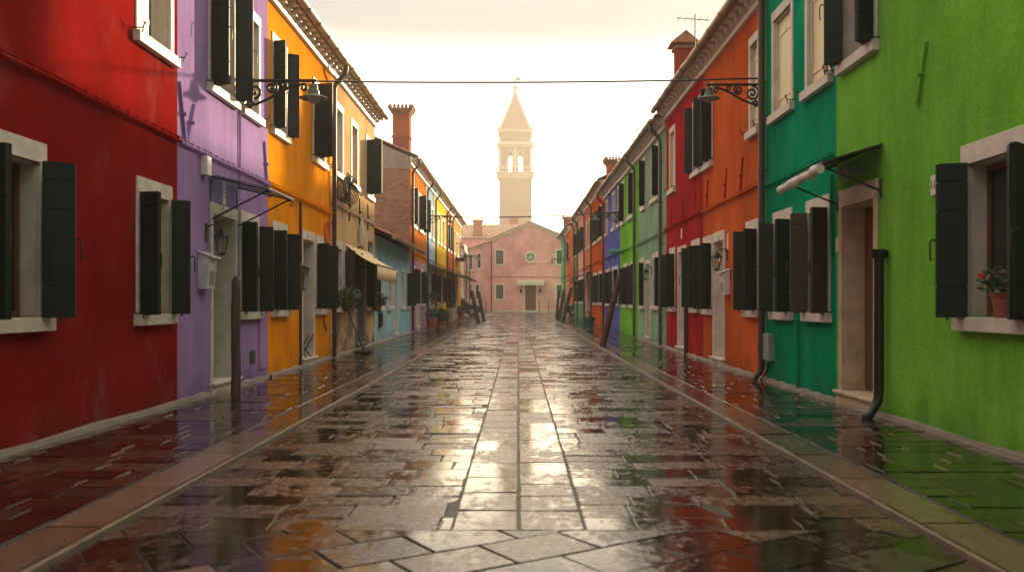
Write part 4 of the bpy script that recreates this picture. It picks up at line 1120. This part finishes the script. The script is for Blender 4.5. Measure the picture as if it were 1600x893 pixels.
mb = MB(); mb.box((-.1, PY - .77, 2.93), (2.4, PY - .755, 3.2)); mb.build('valance', M['canvas_grey'], c_)
for x in (.22, 2.08):
    mb = MB(); mb.lathe((x, PY - .14, 2.2), [(.06, 0), (.1, .25), (.13, .28), (.03, .4)], 8); mb.box((x - .03, PY - .14, 2.28), (x + .03, PY, 2.34)); mb.build('wall_lamp', M['iron'], r)
mb = MB(); mb.tube([(XL, PY - .02, 3.72), (XR, PY - .02, 3.70)], .018, 5); mb.tube([(.0, PY - .02, 4.93), (XR, PY - .02, 4.95)], .012, 5); mb.build('wall_cable', M['iron'], r)
mb = MB(); mb.tube([(XL + .12, PY - .08, pz), (XL + .12, PY - .08, ZE - .05)], .05, 8); mb.build('downpipe', M['pipe'], r, smooth=True)
mb = MB(); mb.box((XL - .02, PY - .05, pz - .1), (.39, PY, pz + .14)); mb.box((1.91, PY - .05, pz - .1), (XR, PY, pz + .14)); mb.build('base_course', M['stone'], r)
def slope_roof(mb, xa, za, xb, zb, y0, y1, wl=.24):
    n = int((y1 - y0) / wl) * 4; ys = [y0 + (y1 - y0) * i / n for i in range(n + 1)]
    vs = [(xa, y, za + .07 * abs(math.sin(math.pi * i / 4))) for i, y in enumerate(ys)] + [(xb, y, zb + .07 * abs(math.sin(math.pi * i / 4))) for i, y in enumerate(ys)]
    vs += [(xa, y0, za - .1), (xa, y1, za - .1), (xb, y0, zb - .1), (xb, y1, zb - .1)]; k = 2 * (n + 1)
    mb.add(vs, [(i, i + 1, n + 2 + i, n + 1 + i) for i in range(n)] + [(k, k + 1, k + 3, k + 2), (0, n + 1, k + 2, k), (n, 2 * n + 1, k + 3, k + 1)])
mb = MB(); sl = (ZR - ZE) / (XC - XL)
slope_roof(mb, XL - .35, ZE - .35 * sl + .12, XC, ZR + .12, PY - .25, PY + D); slope_roof(mb, XR + .35, ZE - .35 * sl + .12, XC + .001, ZR + .12, PY - .25, PY + D); mb.build('roof', M['tile_pale'], r)
mb = MB()
for xa, xb in ((XL - .3, XC), (XR + .3, XC)):
    za = ZE - .3 * sl; mb.hexa([(xa, PY - .14, za - .16), (xb, PY - .14, ZR - .16), (xb, PY - .003, ZR - .16), (xa, PY - .003, za - .16), (xa, PY - .14, za), (xb, PY - .14, ZR), (xb, PY - .003, ZR), (xa, PY - .003, za)])
mb.build('verge', M['white'], r)

# lean-to wing on the left
r = thing('pink_annex', 'pale pink lean-to wing with a tiled roof, left of the pink house', 'house', (-4.1, PY + .3, pz))
mb = MB(); y = PY + .3
mb.add([(-7.2, y, pz - .3), (XL - .01, y, pz - .3), (XL - .01, y, 7.0), (-7.2, y, 5.6), (-7.2, y + 6, pz - .3), (XL - .01, y + 6, pz - .3), (XL - .01, y + 6, 7.0), (-7.2, y + 6, 5.6)], [(0, 1, 2, 3), (4, 5, 6, 7), (0, 3, 7, 4), (3, 2, 6, 7)]); mb.build('wall', M['w_pink'], r)
mb = MB(); slope_roof(mb, -7.4, 5.6, XL - .02, 7.15, y - .25, y + 6); mb.build('roof', M['tile_pale'], r)
for xc, za in ((-4.55, 4.4), (-3.75, 4.5), (-4.6, 1.55), (-3.9, 1.55)):
    mb = MB(); mb.box((xc - .22, y - .03, za), (xc + .22, y, za + 1.55)); mb.box((xc - .28, y - .08, za - .12), (xc + .28, y, za - .001)); w = mb.build('window', M['white'], r)
    mb = MB(); mb.box((xc - .14, y - .05, za + .08), (xc + .14, y - .031, za + 1.45)); mb.build('shutter', M['shutter_brown'], w)
mb = MB(); mb.tube([(-4.95, y - .06, pz), (-4.95, y - .06, 5.5)], .05, 6); mb.build('downpipe', M['pipe'], r)
r = thing('pale_house', 'cream house wall half hidden behind the amber house corner', 'house', (-7, 78, pz))
mb = MB(); mb.box((-10.5, 78, pz - .3), (-5.1, 83.5, 6.3)); mb.build('wall', M['w_pale'], r)
mb = MB(); slope_roof(mb, -5.0, 6.3, -7.8, 7.4, 77.8, 83.6); slope_roof(mb, -10.7, 6.3, -7.8, 7.4, 77.8, 83.6); mb.build('roof', M['tile_pale'], r)
mb = MB(); mb.box((-6.1, 77.93, 4.2), (-5.5, 78, 5.6)); w = mb.build('window', M['white'], r); mb = MB(); mb.box((-6.0, 77.91, 4.3), (-5.6, 77.929, 5.5)); mb.build('shutter', M['shutter_brown'], w)

# houses behind
def back_house(x0, x1, y, d, ze, zr, name, label, wall, chim=()):
    r = thing(name, label, 'house', ((x0 + x1) / 2, y, pz)); xm = (x0 + x1) / 2
    mb = MB(); mb.box((x0, y, pz - .3), (x1, y + d, ze))
    for x in (x0, x1): mb.add([(x, y, ze), (x, y + d, ze), (x, y + d / 2, zr)], [(0, 1, 2)])
    mb.build('wall', M['w_' + wall], r)
    mb = MB(); n = int((x1 - x0) / .3) * 4
    for sg in (0, 1):
        ya, yb = (y - .3, y + d / 2) if sg == 0 else (y + d + .3, y + d / 2)
        vs = []
        for yy, zz in ((ya, ze + .02), (yb, zr + .12)): vs += [(x0 - .2 + (x1 - x0 + .4) * i / n, yy, zz + .09 * abs(math.sin(math.pi * i / 4))) for i in range(n + 1)]
        mb.add(vs, [(i, i + 1, n + 2 + i, n + 1 + i) for i in range(n)])
    rf = mb.build('roof', M['tile_pale'], r, recalc=False)
    for (cx, cy, w, zt) in chim:
        mb = MB(); mb.box((cx - w / 2, cy, ze), (cx + w / 2, cy + .8, zt - .3)); mb.box((cx - w / 2 - .12, cy - .12, zt - .3), (cx + w / 2 + .12, cy + .92, zt - .1)); mb.box((cx - w / 2, cy, zt - .1), (cx + w / 2, cy + .8, zt)); mb.build('chimney', M['chimney_brick'], rf)
    return r
back_house(-7.2, -.4, 100, 8, 8.4, 10.2, 'tiled_house', 'tiled-roof house with a chimney behind the pink annex', 'pink', [(-4.55, 100.2, 1.0, 10.6)])
back_house(-1.2, 5.0, 112, 9, 8.6, 10.4, 'hidden_house', 'house with a low chimney behind the pink house roof', 'salmon', [(-.6, 112.5, 1.0, 12.0)])
r = thing('roof_antenna', 'thin tv antenna on the roofs behind the pink annex', 'antenna', (-3.9, 103, 9))
mb = MB(); mb.tube([(-3.9, 103, 9.8), (-3.9, 103, 12.7)], .035, 5)
for q in range(3): mb.tube([(-4.3, 103, 12.5 - q * .35), (-3.5, 103, 12.5 - q * .35)], .02, 4)
mb.build('mast', M['iron'], r)
# short bollards before the pink house
for x, lab in ((1.9, 'thin iron bollard standing right of the pink house door'), (2.75, 'thin iron bollard near the right-hand houses, before the pink house'), (-2.95, 'thin iron bollard near the pink house downpipe')):
    r = thing('bollard', lab, 'bollard', (x, 81, g(81)), 'iron bollards before the pink house')
    mb = MB(); mb.tube([(x, 81, g(81) - .03), (x, 81, g(81) + .9)], .04, 8); mb.lathe((x, 81, g(81) + .9), [(.05, 0), (.05, .05), (.01, .09)], 8); mb.build('shaft', M['iron'], r)
r = thing('sign_pole', 'slim pole with a small crossbar in front of the pink annex', 'pole', (-4.35, 80, g(80)))
mb = MB(); mb.tube([(-4.35, 80, g(80) - .05), (-4.35, 80, 4.9)], .05, 8); mb.tube([(-4.6, 80, 4.0), (-3.8, 80, 4.0)], .03, 6); mb.build('pole_shaft', M['pipe_grey'], r)

# ------------------------------------------------------------------ bell tower
TX, TY = -.6, 175.0
r = thing('bell_tower', 'tall square bell tower with arched belfry and pyramid spire behind the pink house', 'tower', (TX, TY, pz))
HW = 3.1
mb = MB(); mb.box((TX - HW, TY - HW, pz - .5), (TX + HW, TY + HW, 25.2))
for sx in (-1, 1):
    for sy in (-1, 1):
        mb.box((TX + sx * HW - (.62 if sx > 0 else -.02) , TY + sy * HW - (.62 if sy > 0 else .06), 8), (TX + sx * HW + (.06 if sx > 0 else .62), TY + sy * HW + (.06 if sy > 0 else .62), 24.6))
mb.build('shaft', M['tower_brick'], r)
def slab_ring(mb, z0, z1, e): mb.box((TX - HW - e, TY - HW - e, z0), (TX + HW + e, TY + HW + e, z1))
mb = MB(); slab_ring(mb, 25.2, 25.7, .15); slab_ring(mb, 25.7, 26.2, .4); slab_ring(mb, 26.2, 26.4, .6)
for i in range(13):
    f = -HW - .5 + i * (2 * HW + 1) / 12
    for sy in (-1, 1):
        mb.box((TX + f - .08, TY + sy * (HW + .5) - .08, 26.4), (TX + f + .08, TY + sy * (HW + .5) + .08, 27.2)); mb.box((TX + sy * (HW + .5) - .08, TY + f - .08, 26.4), (TX + sy * (HW + .5) + .08, TY + f + .08, 27.2))
for sy in (-1, 1):
    mb.box((TX - HW - .6, TY + sy * (HW + .5) - .1, 27.2), (TX + HW + .6, TY + sy * (HW + .5) + .1, 27.4)); mb.box((TX + sy * (HW + .5) - .1, TY - HW - .39, 27.2), (TX + sy * (HW + .5) + .1, TY + HW + .39, 27.4))
mb.build('balustrade', M['tower_stone'], r)
def arch_wall(mb, u0, u1, z0, z1, arches, place, thick):
    """wall panel with round-headed openings; place(u, d, z) -> world"""
    n = 10; segs = []
    us = [u0]
    for c, w in arches: us += [c - w / 2, c + w / 2]
    us += [u1]
    def col(a, b, za, zb, za2=None, zb2=None):
        za2 = za if za2 is None else za2; zb2 = zb if zb2 is None else zb2
        mb.hexa([place(a, 0, za), place(b, 0, za2), place(b, thick, za2), place(a, thick, za), place(a, 0, zb), place(b, 0, zb2), place(b, thick, zb2), place(a, thick, zb)])
    for i in range(0, len(us), 2): col(us[i], us[i + 1], z0, z1)
    for c, w in arches:
        zs_ = z1 - .7 - w / 2
        for k in range(n):
            a0, a1 = math.pi - math.pi * k / n, math.pi - math.pi * (k + 1) / n
            col(c + w / 2 * math.cos(a0), c + w / 2 * math.cos(a1), zs_ + w / 2 * math.sin(a0), z1, zs_ + w / 2 * math.sin(a1), z1)
BZ0, BZ1 = 26.4, 31.2; HB = HW - .1; AR = [(-.98, 1.05), (.98, 1.05)]
mb = MB()
arch_wall(mb, -HB, HB, BZ0, BZ1, AR, lambda u, d, z: (TX + u, TY - HB + d, z), .6)
arch_wall(mb, -HB, HB, BZ0, BZ1, AR, lambda u, d, z: (TX + u, TY + HB - d, z), .6)
arch_wall(mb, -HB + .61, HB - .61, BZ0, BZ1, AR, lambda u, d, z: (TX - HB + d, TY + u, z), .6)
arch_wall(mb, -HB + .61, HB - .61, BZ0, BZ1, AR, lambda u, d, z: (TX + HB - d, TY + u, z), .6)
mb.build('belfry', M['tower_brick'], r)
mb = MB()
for c, w in AR:
    for sy in (-1, 1):
        y = TY + sy * (HB + .05)
        pts = [(TX + c - w / 2, y, 27.0), (TX + c - w / 2, y, BZ1 - .7 - w / 2)] + [(TX + c + w / 2 * math.cos(a), y, BZ1 - .7 - w / 2 + w / 2 * math.sin(a)) for a in [math.pi - math.pi * k / 10 for k in range(11)]] + [(TX + c + w / 2, y, 27.0)]
        mb.tube(pts, .1, 5)
for x in (-HB, -.0, HB):
    for sy in (-1, 1): mb.box((TX + x - .22, TY + sy * (HB + .08) - .1, 26.4), (TX + x + .22, TY + sy * (HB + .08) + .1, 31.0))
mb.build('arch_trim', M['tower_stone'], r)
mb = MB(); mb.lathe((TX, TY, 28.2), [(.75, 0), (.62, .2), (.5, .8), (.3, 1.2), (.05, 1.3)], 16); mb.tube([(TX - HB + .1, TY, 29.6), (TX + HB - .1, TY, 29.6)], .12, 6); mb.build('bell', M['iron'], r, smooth=True)
mb = MB(); slab_ring(mb, 31.2, 31.6, .15); slab_ring(mb, 31.6, 32.0, .45); slab_ring(mb, 32.0, 32.2, .25); slab_ring(mb, 34.05, 34.3, .12); slab_ring(mb, 34.3, 34.55, .3); mb.build('cornice', M['tower_stone'], r)
mb = MB(); slab_ring(mb, 32.2, 34.05, -.1); mb.build('attic', M['tower_brick'], r)
mb = MB(); e = HW - .15; mb.add([(TX - e, TY - e, 34.55), (TX + e, TY - e, 34.55), (TX + e, TY + e, 34.55), (TX - e, TY + e, 34.55), (TX, TY, 42.6)], [(0, 1, 4), (1, 2, 4), (2, 3, 4), (3, 0, 4), (0, 3, 2, 1)]); mb.build('spire', M['slate'], r)
mb = MB()
for sx in (-1, 1):
    for sy in (-1, 1): mb.tube([(TX + sx * e, TY + sy * e, 34.6), (TX, TY, 42.65)], [.24, .14], 6)
for sx in (-1, 1):
    for sy in (-1, 1): mb.lathe((TX + sx * (HW + .1), TY + sy * (HW + .1), 34.55), [(.2, 0), (.2, .4), (.05, .7)], 8)
mb.build('spire_ribs', M['tower_stone'], r)
mb = MB(); mb.lathe((TX, TY, 42.5), [(.25, 0), (.5, .2), (.3, .4), (.2, .5), (.45, .8), (.5, 1.05), (.35, 1.3), (.08, 1.45), (.06, 2.0)], 14); mb.build('finial', M['tower_stone'], r, smooth=True)
mb = MB(); mb.tube([(TX, TY, 44.4), (TX, TY, 46.3)], .06, 6); mb.tube([(TX - .25, TY, 46.0), (TX + .25, TY, 46.0)], .05, 5)
mb.hexa([(TX + .1, TY - .06, 44.7), (TX + .9, TY - .06, 44.6), (TX + .9, TY + .06, 44.6), (TX + .1, TY + .06, 44.7), (TX + .1, TY - .06, 45.4), (TX + 1.0, TY - .06, 45.2), (TX + 1.0, TY + .06, 45.2), (TX + .1, TY + .06, 45.4)])
mb.tube([(TX - .1, TY, 45.1), (TX - .8, TY, 45.6)], [.14, .04], 6); mb.build('weathervane', M['iron'], r)

# ------------------------------------------------------------------ ground, paving
mb = MB(); ys = [-50, -10, 0, 14, 22, 30, 39, 48, 63, 78, 120, 198]
for y in ys: mb.v += [(-140, y, g(y) - .02), (140, y, g(y) - .02)]
mb.f += [(2 * i, 2 * i + 1, 2 * i + 3, 2 * i + 2) for i in range(len(ys) - 1)]
o = mb.build('ground', M['ground']); o['kind'] = 'structure'

def clip(poly, xmin, xmax, ymin, ymax):
    for ax, v, sg in ((0, xmin, 1), (0, xmax, -1), (1, ymin, 1), (1, ymax, -1)):
        out = []
        for i, p in enumerate(poly):
            q = poly[(i + 1) % len(poly)]; a, b = sg * (p[ax] - v), sg * (q[ax] - v)
            if a >= 0: out.append(p)
            if (a > 0 > b) or (a < 0 < b):
                t = a / (a - b); out.append(tuple(pp + (qq - pp) * t for pp, qq in zip(p, q)))
        poly = out
        if len(poly) < 3: return []
    return poly
rs = random.Random(11)
def slab(mb, poly, h=0, gap=.0065, tilt=.008, inset=.007):
    if len(poly) < 3: return
    cx = sum(p[0] for p in poly) / len(poly); cy = sum(p[1] for p in poly) / len(poly)
    col = (rs.random(), rs.random(), rs.random())
    tx, ty, dz = rs.gauss(0, tilt), rs.gauss(0, tilt), rs.gauss(0, .0015)
    n = len(poly); vs = []
    for e, zz in ((gap, -.016), (gap + .001, -.0022), (gap + .0045, 0)):
        for x, y in poly:
            d = math.hypot(x - cx, y - cy) or 1; k = max(.2, 1 - e * 1.4 / d)
            X, Y = cx + (x - cx) * k, cy + (y - cy) * k
            vs.append((X, Y, g(Y) + h + dz + zz + tx * (X - cx) + ty * (Y - cy)))
    mb.add(vs, [(a * n + i, a * n + (i + 1) % n, (a + 1) * n + (i + 1) % n, (a + 1) * n + i) for a in (0, 1) for i in range(n)] + [tuple(2 * n + i for i in range(n))])
    mb.cols += [(col[0], col[1], 0.)] * (2 * n) + [(col[0], col[1], 1.)] * n
def rect(a, b, c, d): return [(a, c), (b, c), (b, d), (a, d)]
def course(mb, x0, x1, y0, y1, ln, h, tilt=.008, jm=None):
    x = x0 - rs.uniform(0, ln[0])
    while x < x1:
        w = rs.uniform(*ln); a, b = max(x, x0), min(x + w, x1)
        if b - a > .05: slab(mb, rect(a, b, y0, y1), h, tilt=tilt)
        if jm and rs.random() < .6 and x0 < b < x1 - .05:
            w2, ya, yb = rs.uniform(.004, .009), y0 + rs.uniform(.01, .08), y1 - rs.uniform(.01, .08); zz = g((y0 + y1) / 2) + h
            sk = rs.uniform(-.015, .015)
            jm.hexa([(b - w2, ya, zz - .012), (b + w2, ya, zz - .012), (b + w2 + sk, yb, zz - .012), (b - w2 + sk, yb, zz - .012), (b - w2 * .6, ya + .01, zz + .005), (b + w2 * .6, ya + .01, zz + .005), (b + w2 * .6 + sk, yb - .01, zz + .005), (b - w2 * .6 + sk, yb - .01, zz + .005)])
        x += w
RB = 4.75
mb = MB(); jm = MB()
KL, KR = -2.17, 2.13
y = RB
while y < 84:                                # side courses run across the street
    d = rs.uniform(.25, .32)
    course(mb, KL + .03, -.36, y, y + d, (.34, .66), 0, .010, jm); course(mb, .36, KR - .03, y, y + d, (.34, .66), 0, .010, jm); y += d
for xa, xb in ((-.355, -.005), (.005, .355)): # the double band of bigger slabs down the middle
    y = RB
    while y < 84:
        d = rs.uniform(.36, .62); slab(mb, rect(xa, xb, y, y + d), 0, tilt=.006); y += d
S_ = .37; c0, s0 = math.cos(rad(33)), math.sin(rad(33)) # lozenge field where the lanes cross
for i in range(-22, 23):
    for k in range(-22, 23):
        p = [(c0 * (a * S_ * 1.3) - s0 * (b * S_), 1.5 + s0 * (a * S_ * 1.3) + c0 * (b * S_)) for a, b in ((i + .5 * (k % 2), k), (i + 1 + .5 * (k % 2), k), (i + 1 + .5 * (k % 2), k + 1), (i + .5 * (k % 2), k + 1))]
        q = clip(p, KL + .03, KR - .03, -3.5, RB)
        if q: slab(mb, q, 0, tilt=.006)
for x0, x1 in ((-9, -4.05), (3.9, 9)):        # the open end of the street
    y = 62.2 if x0 < 0 else 60
    y1 = 84 if x0 < 0 else 65.8
    while y < y1: course(mb, x0, x1, y, y + .4, (.6, 1.0), 0); y += .4
mb.build('road', M['road'], recalc=False)['kind'] = 'structure'
jm.build('road_joint_mortar', M['kerb_edge'])['kind'] = 'structure'
mb = MB()
ys = [-4, 0, 14, 22, 30, 39, 48, 63, 78, 86]
for y in ys: mb.v += [(-9.5, y, g(y) - .0075), (9.5, y, g(y) - .0075)]
mb.f += [(2 * i, 2 * i + 1, 2 * i + 3, 2 * i + 2) for i in range(len(ys) - 1)]
mb.build('road_mortar_bed', M['joint'])['kind'] = 'structure'
PVH = .022
for name, x0, x1, k0, k1, end in (('pavement', -WL + .02, KL - .36, KL - .33, KL - .03, 62), ('pavement', KR + .36, WR - .02, KR + .03, KR + .33, 79)):
    mb = MB(); y = -3.5; jm = MB()
    while y < end:
        d = rs.uniform(.25, .32); course(mb, x0, x1, y, y + d, (.36, .7), PVH, .004, jm); y += d
    jm.build('pavement_joint_mortar', M['kerb_edge'])['kind'] = 'structure'
    mb.build(name, M['walk'], recalc=False)['kind'] = 'structure'
    mb = MB(); y = -3.5
    while y < 82:
        d = rs.uniform(.9, 1.5); slab(mb, rect(k0, k1, y, y + d), PVH + .002, tilt=.002); y += d
    mb.build('kerb_strip', M['strip'], recalc=False)['kind'] = 'structure'
    mb = MB(); y = -3.5; kx0, kx1 = (KL - .026, KL + .008) if x0 < 0 else (KR - .008, KR + .026)
    while y < 82:
        d = rs.uniform(.8, 1.4); zz = g(y + d / 2)
        a, b = kx0 + rs.uniform(-.003, .003), kx1 + rs.uniform(-.003, .003)
        mb.hexa([(a, y + .004, g(y) - .1), (b, y + .004, g(y) - .1), (b, y + d - .004, g(y + d) - .1), (a, y + d - .004, g(y + d) - .1), (a, y + .004, g(y) + PVH), (b, y + .004, g(y) + PVH), (b, y + d - .004, g(y + d) + PVH), (a, y + d - .004, g(y + d) + PVH)]); y += d
    mb.build('kerb', M['kerb_edge'], bevel=.003)['kind'] = 'structure'
    mb = MB(); xs_ = sorted((x0, k1 if x0 < 0 else k0)) if x0 < 0 else sorted((k0, x1))
    for y in [v for v in ys if v <= 79]: mb.v += [(xs_[0], y, g(y) + PVH - .008), (xs_[1], y, g(y) + PVH - .008)]
    q = len(mb.v) // 2; mb.f += [(2 * i, 2 * i + 1, 2 * i + 3, 2 * i + 2) for i in range(q - 1)]
    mb.build('pavement_bed', M['joint'])['kind'] = 'structure'

# ------------------------------------------------------------------ air
mb = MB(); mb.box((-150, -60, -1.2), (150, 205, 48))
hz = mb.build('haze', NT('haze_air').m); hz['kind'] = 'stuff'
hm = hz.data.materials[0]; nt = hm.node_tree
for nd in list(nt.nodes):
    if nd.type == 'BSDF_PRINCIPLED': nt.nodes.remove(nd)
pv = nt.nodes.new('ShaderNodeVolumePrincipled'); pv.inputs['Color'].default_value = (.98, .95, .88, 1)
pv.inputs['Density'].default_value = .0015; pv.inputs['Anisotropy'].default_value = .38
nt.links.new(pv.outputs[0], nt.nodes['Material Output'].inputs['Volume'])

# ------------------------------------------------------------------ light
SKY_GAIN = 11.5
SUN_AZ, SUN_EL = 28, 10.8                  # azimuth measured from +Y towards +X
W = bpy.data.worlds.new('World'); S.world = W; W.use_nodes = True
wt = W.node_tree; bg = wt.nodes['Background']
sky = wt.nodes.new('ShaderNodeTexSky'); sky.sky_type = 'NISHITA'; sky.sun_disc = False
sky.sun_elevation = rad(SUN_EL); sky.sun_rotation = rad(SUN_AZ)
sky.air_density = 1.0; sky.dust_density = 1.2; sky.ozone_density = 1.0
# thin bright morning cloud in front of the clear sky: brighter overhead than at the horizon, softly mottled
hs = wt.nodes.new('ShaderNodeHueSaturation'); hs.inputs['Saturation'].default_value = .6
wt.links.new(sky.outputs[0], hs.inputs['Color'])
tc = wt.nodes.new('ShaderNodeTexCoord'); sx = wt.nodes.new('ShaderNodeSeparateXYZ'); wt.links.new(tc.outputs['Generated'], sx.inputs[0])
def wramp(sock, stops):
    n_ = wt.nodes.new('ShaderNodeValToRGB'); el_ = n_.color_ramp.elements
    while len(el_) < len(stops): el_.new(.5)
    for e_, (p_, c_) in zip(el_, stops): e_.position = p_; e_.color = (*c_, 1)
    wt.links.new(sock, n_.inputs['Fac']); return n_.outputs['Color']
lay = wramp(sx.outputs['Z'], [(0, (.20, .17, .13)), (.1, (.22, .205, .18)), (.31, (.12, .135, .155)), (.42, (.34, .335, .33)), (.7, (.61, .555, .48)), (1, (.71, .65, .57))])
# low golden brightness on the sun's side of the sky
glow = wramp(sx.outputs['Z'], [(0, (.50, .38, .24)), (.06, (.92, .72, .45)), (.15, (.78, .62, .41)), (.22, (.40, .335, .25)), (.29, (0, 0, 0))])
vd = wt.nodes.new('ShaderNodeVectorMath'); vd.operation = 'DOT_PRODUCT'; vd.inputs[1].default_value = (.26, .966, 0); wt.links.new(tc.outputs['Generated'], vd.inputs[0])
side = wramp(vd.outputs['Value'], [(.35, (0, 0, 0)), (.9, (1, 1, 1))])
mpn = wt.nodes.new('ShaderNodeMapping'); mpn.inputs['Scale'].default_value = (2.2, 2.2, 5.5); wt.links.new(tc.outputs['Generated'], mpn.inputs[0])
nz = wt.nodes.new('ShaderNodeTexNoise'); nz.inputs['Scale'].default_value = 1.6; nz.inputs['Detail'].default_value = 5; wt.links.new(mpn.outputs[0], nz.inputs['Vector'])
mot = wramp(nz.outputs['Fac'], [(.32, (.80, .81, .83)), (.68, (1.04, 1.02, .99))])
def wmix(f, a, b, mode):
    n_ = wt.nodes.new('ShaderNodeMix'); n_.data_type = 'RGBA'; n_.blend_type = mode; n_.inputs['Factor'].default_value = f
    for sk_, v in ((n_.inputs['A'], a), (n_.inputs['B'], b)):
        if isinstance(v, tuple): sk_.default_value = v
        else: wt.links.new(v, sk_)
    return n_.outputs['Result']
cl = wmix(1, wmix(1, wmix(1, lay, mot, 'MULTIPLY'), wmix(1, wmix(1, glow, side, 'MULTIPLY'), (1.9, 1.85, 1.75, 1), 'MULTIPLY'), 'ADD'), (SKY_GAIN, SKY_GAIN, SKY_GAIN, 1), 'MULTIPLY')
wt.links.new(wmix(.95, hs.outputs[0], cl, 'MIX'), bg.inputs['Color']); bg.inputs['Strength'].default_value = .1
sl_ = bpy.data.lights.new('sun', 'SUN'); sl_.energy = 5; sl_.angle = rad(1.2); sl_.color = (1, .78, .48)
so = bpy.data.objects.new('sun', sl_); COL.objects.link(so)
az, el = rad(SUN_AZ), rad(SUN_EL)
so.rotation_euler = Vector((-math.sin(az) * math.cos(el), -math.cos(az) * math.cos(el), -math.sin(el))).to_track_quat('-Z', 'Y').to_euler()
so.location = (30, 60, 40)

# ------------------------------------------------------------------ camera
cd = bpy.data.cameras.new('camera'); cam = bpy.data.objects.new('camera', cd); COL.objects.link(cam); S.camera = cam
cam.location = (0, 0, EYE); cam.rotation_euler = (rad(90), 0, 0)
cd.sensor_fit = 'HORIZONTAL'; cd.sensor_width = 36; cd.lens = 31.5
cd.shift_x = -10 / 1600; cd.shift_y = 27.5 / 1600
cd.clip_start = .05; cd.clip_end = 2000
cd.dof.use_dof = True; cd.dof.focus_distance = 22; cd.dof.aperture_fstop = 2.2

S.render.engine = 'CYCLES'
S.cycles.use_denoising = True
S.cycles.max_bounces = 8; S.cycles.diffuse_bounces = 4; S.cycles.glossy_bounces = 4; S.cycles.transmission_bounces = 6
S.cycles.volume_bounces = 1; S.cycles.sample_clamp_indirect = 6
S.view_settings.view_transform = 'Standard'; S.view_settings.look = 'None'; S.view_settings.gamma = 1
S.view_settings.use_curve_mapping = False
S.view_settings.exposure = 1.4
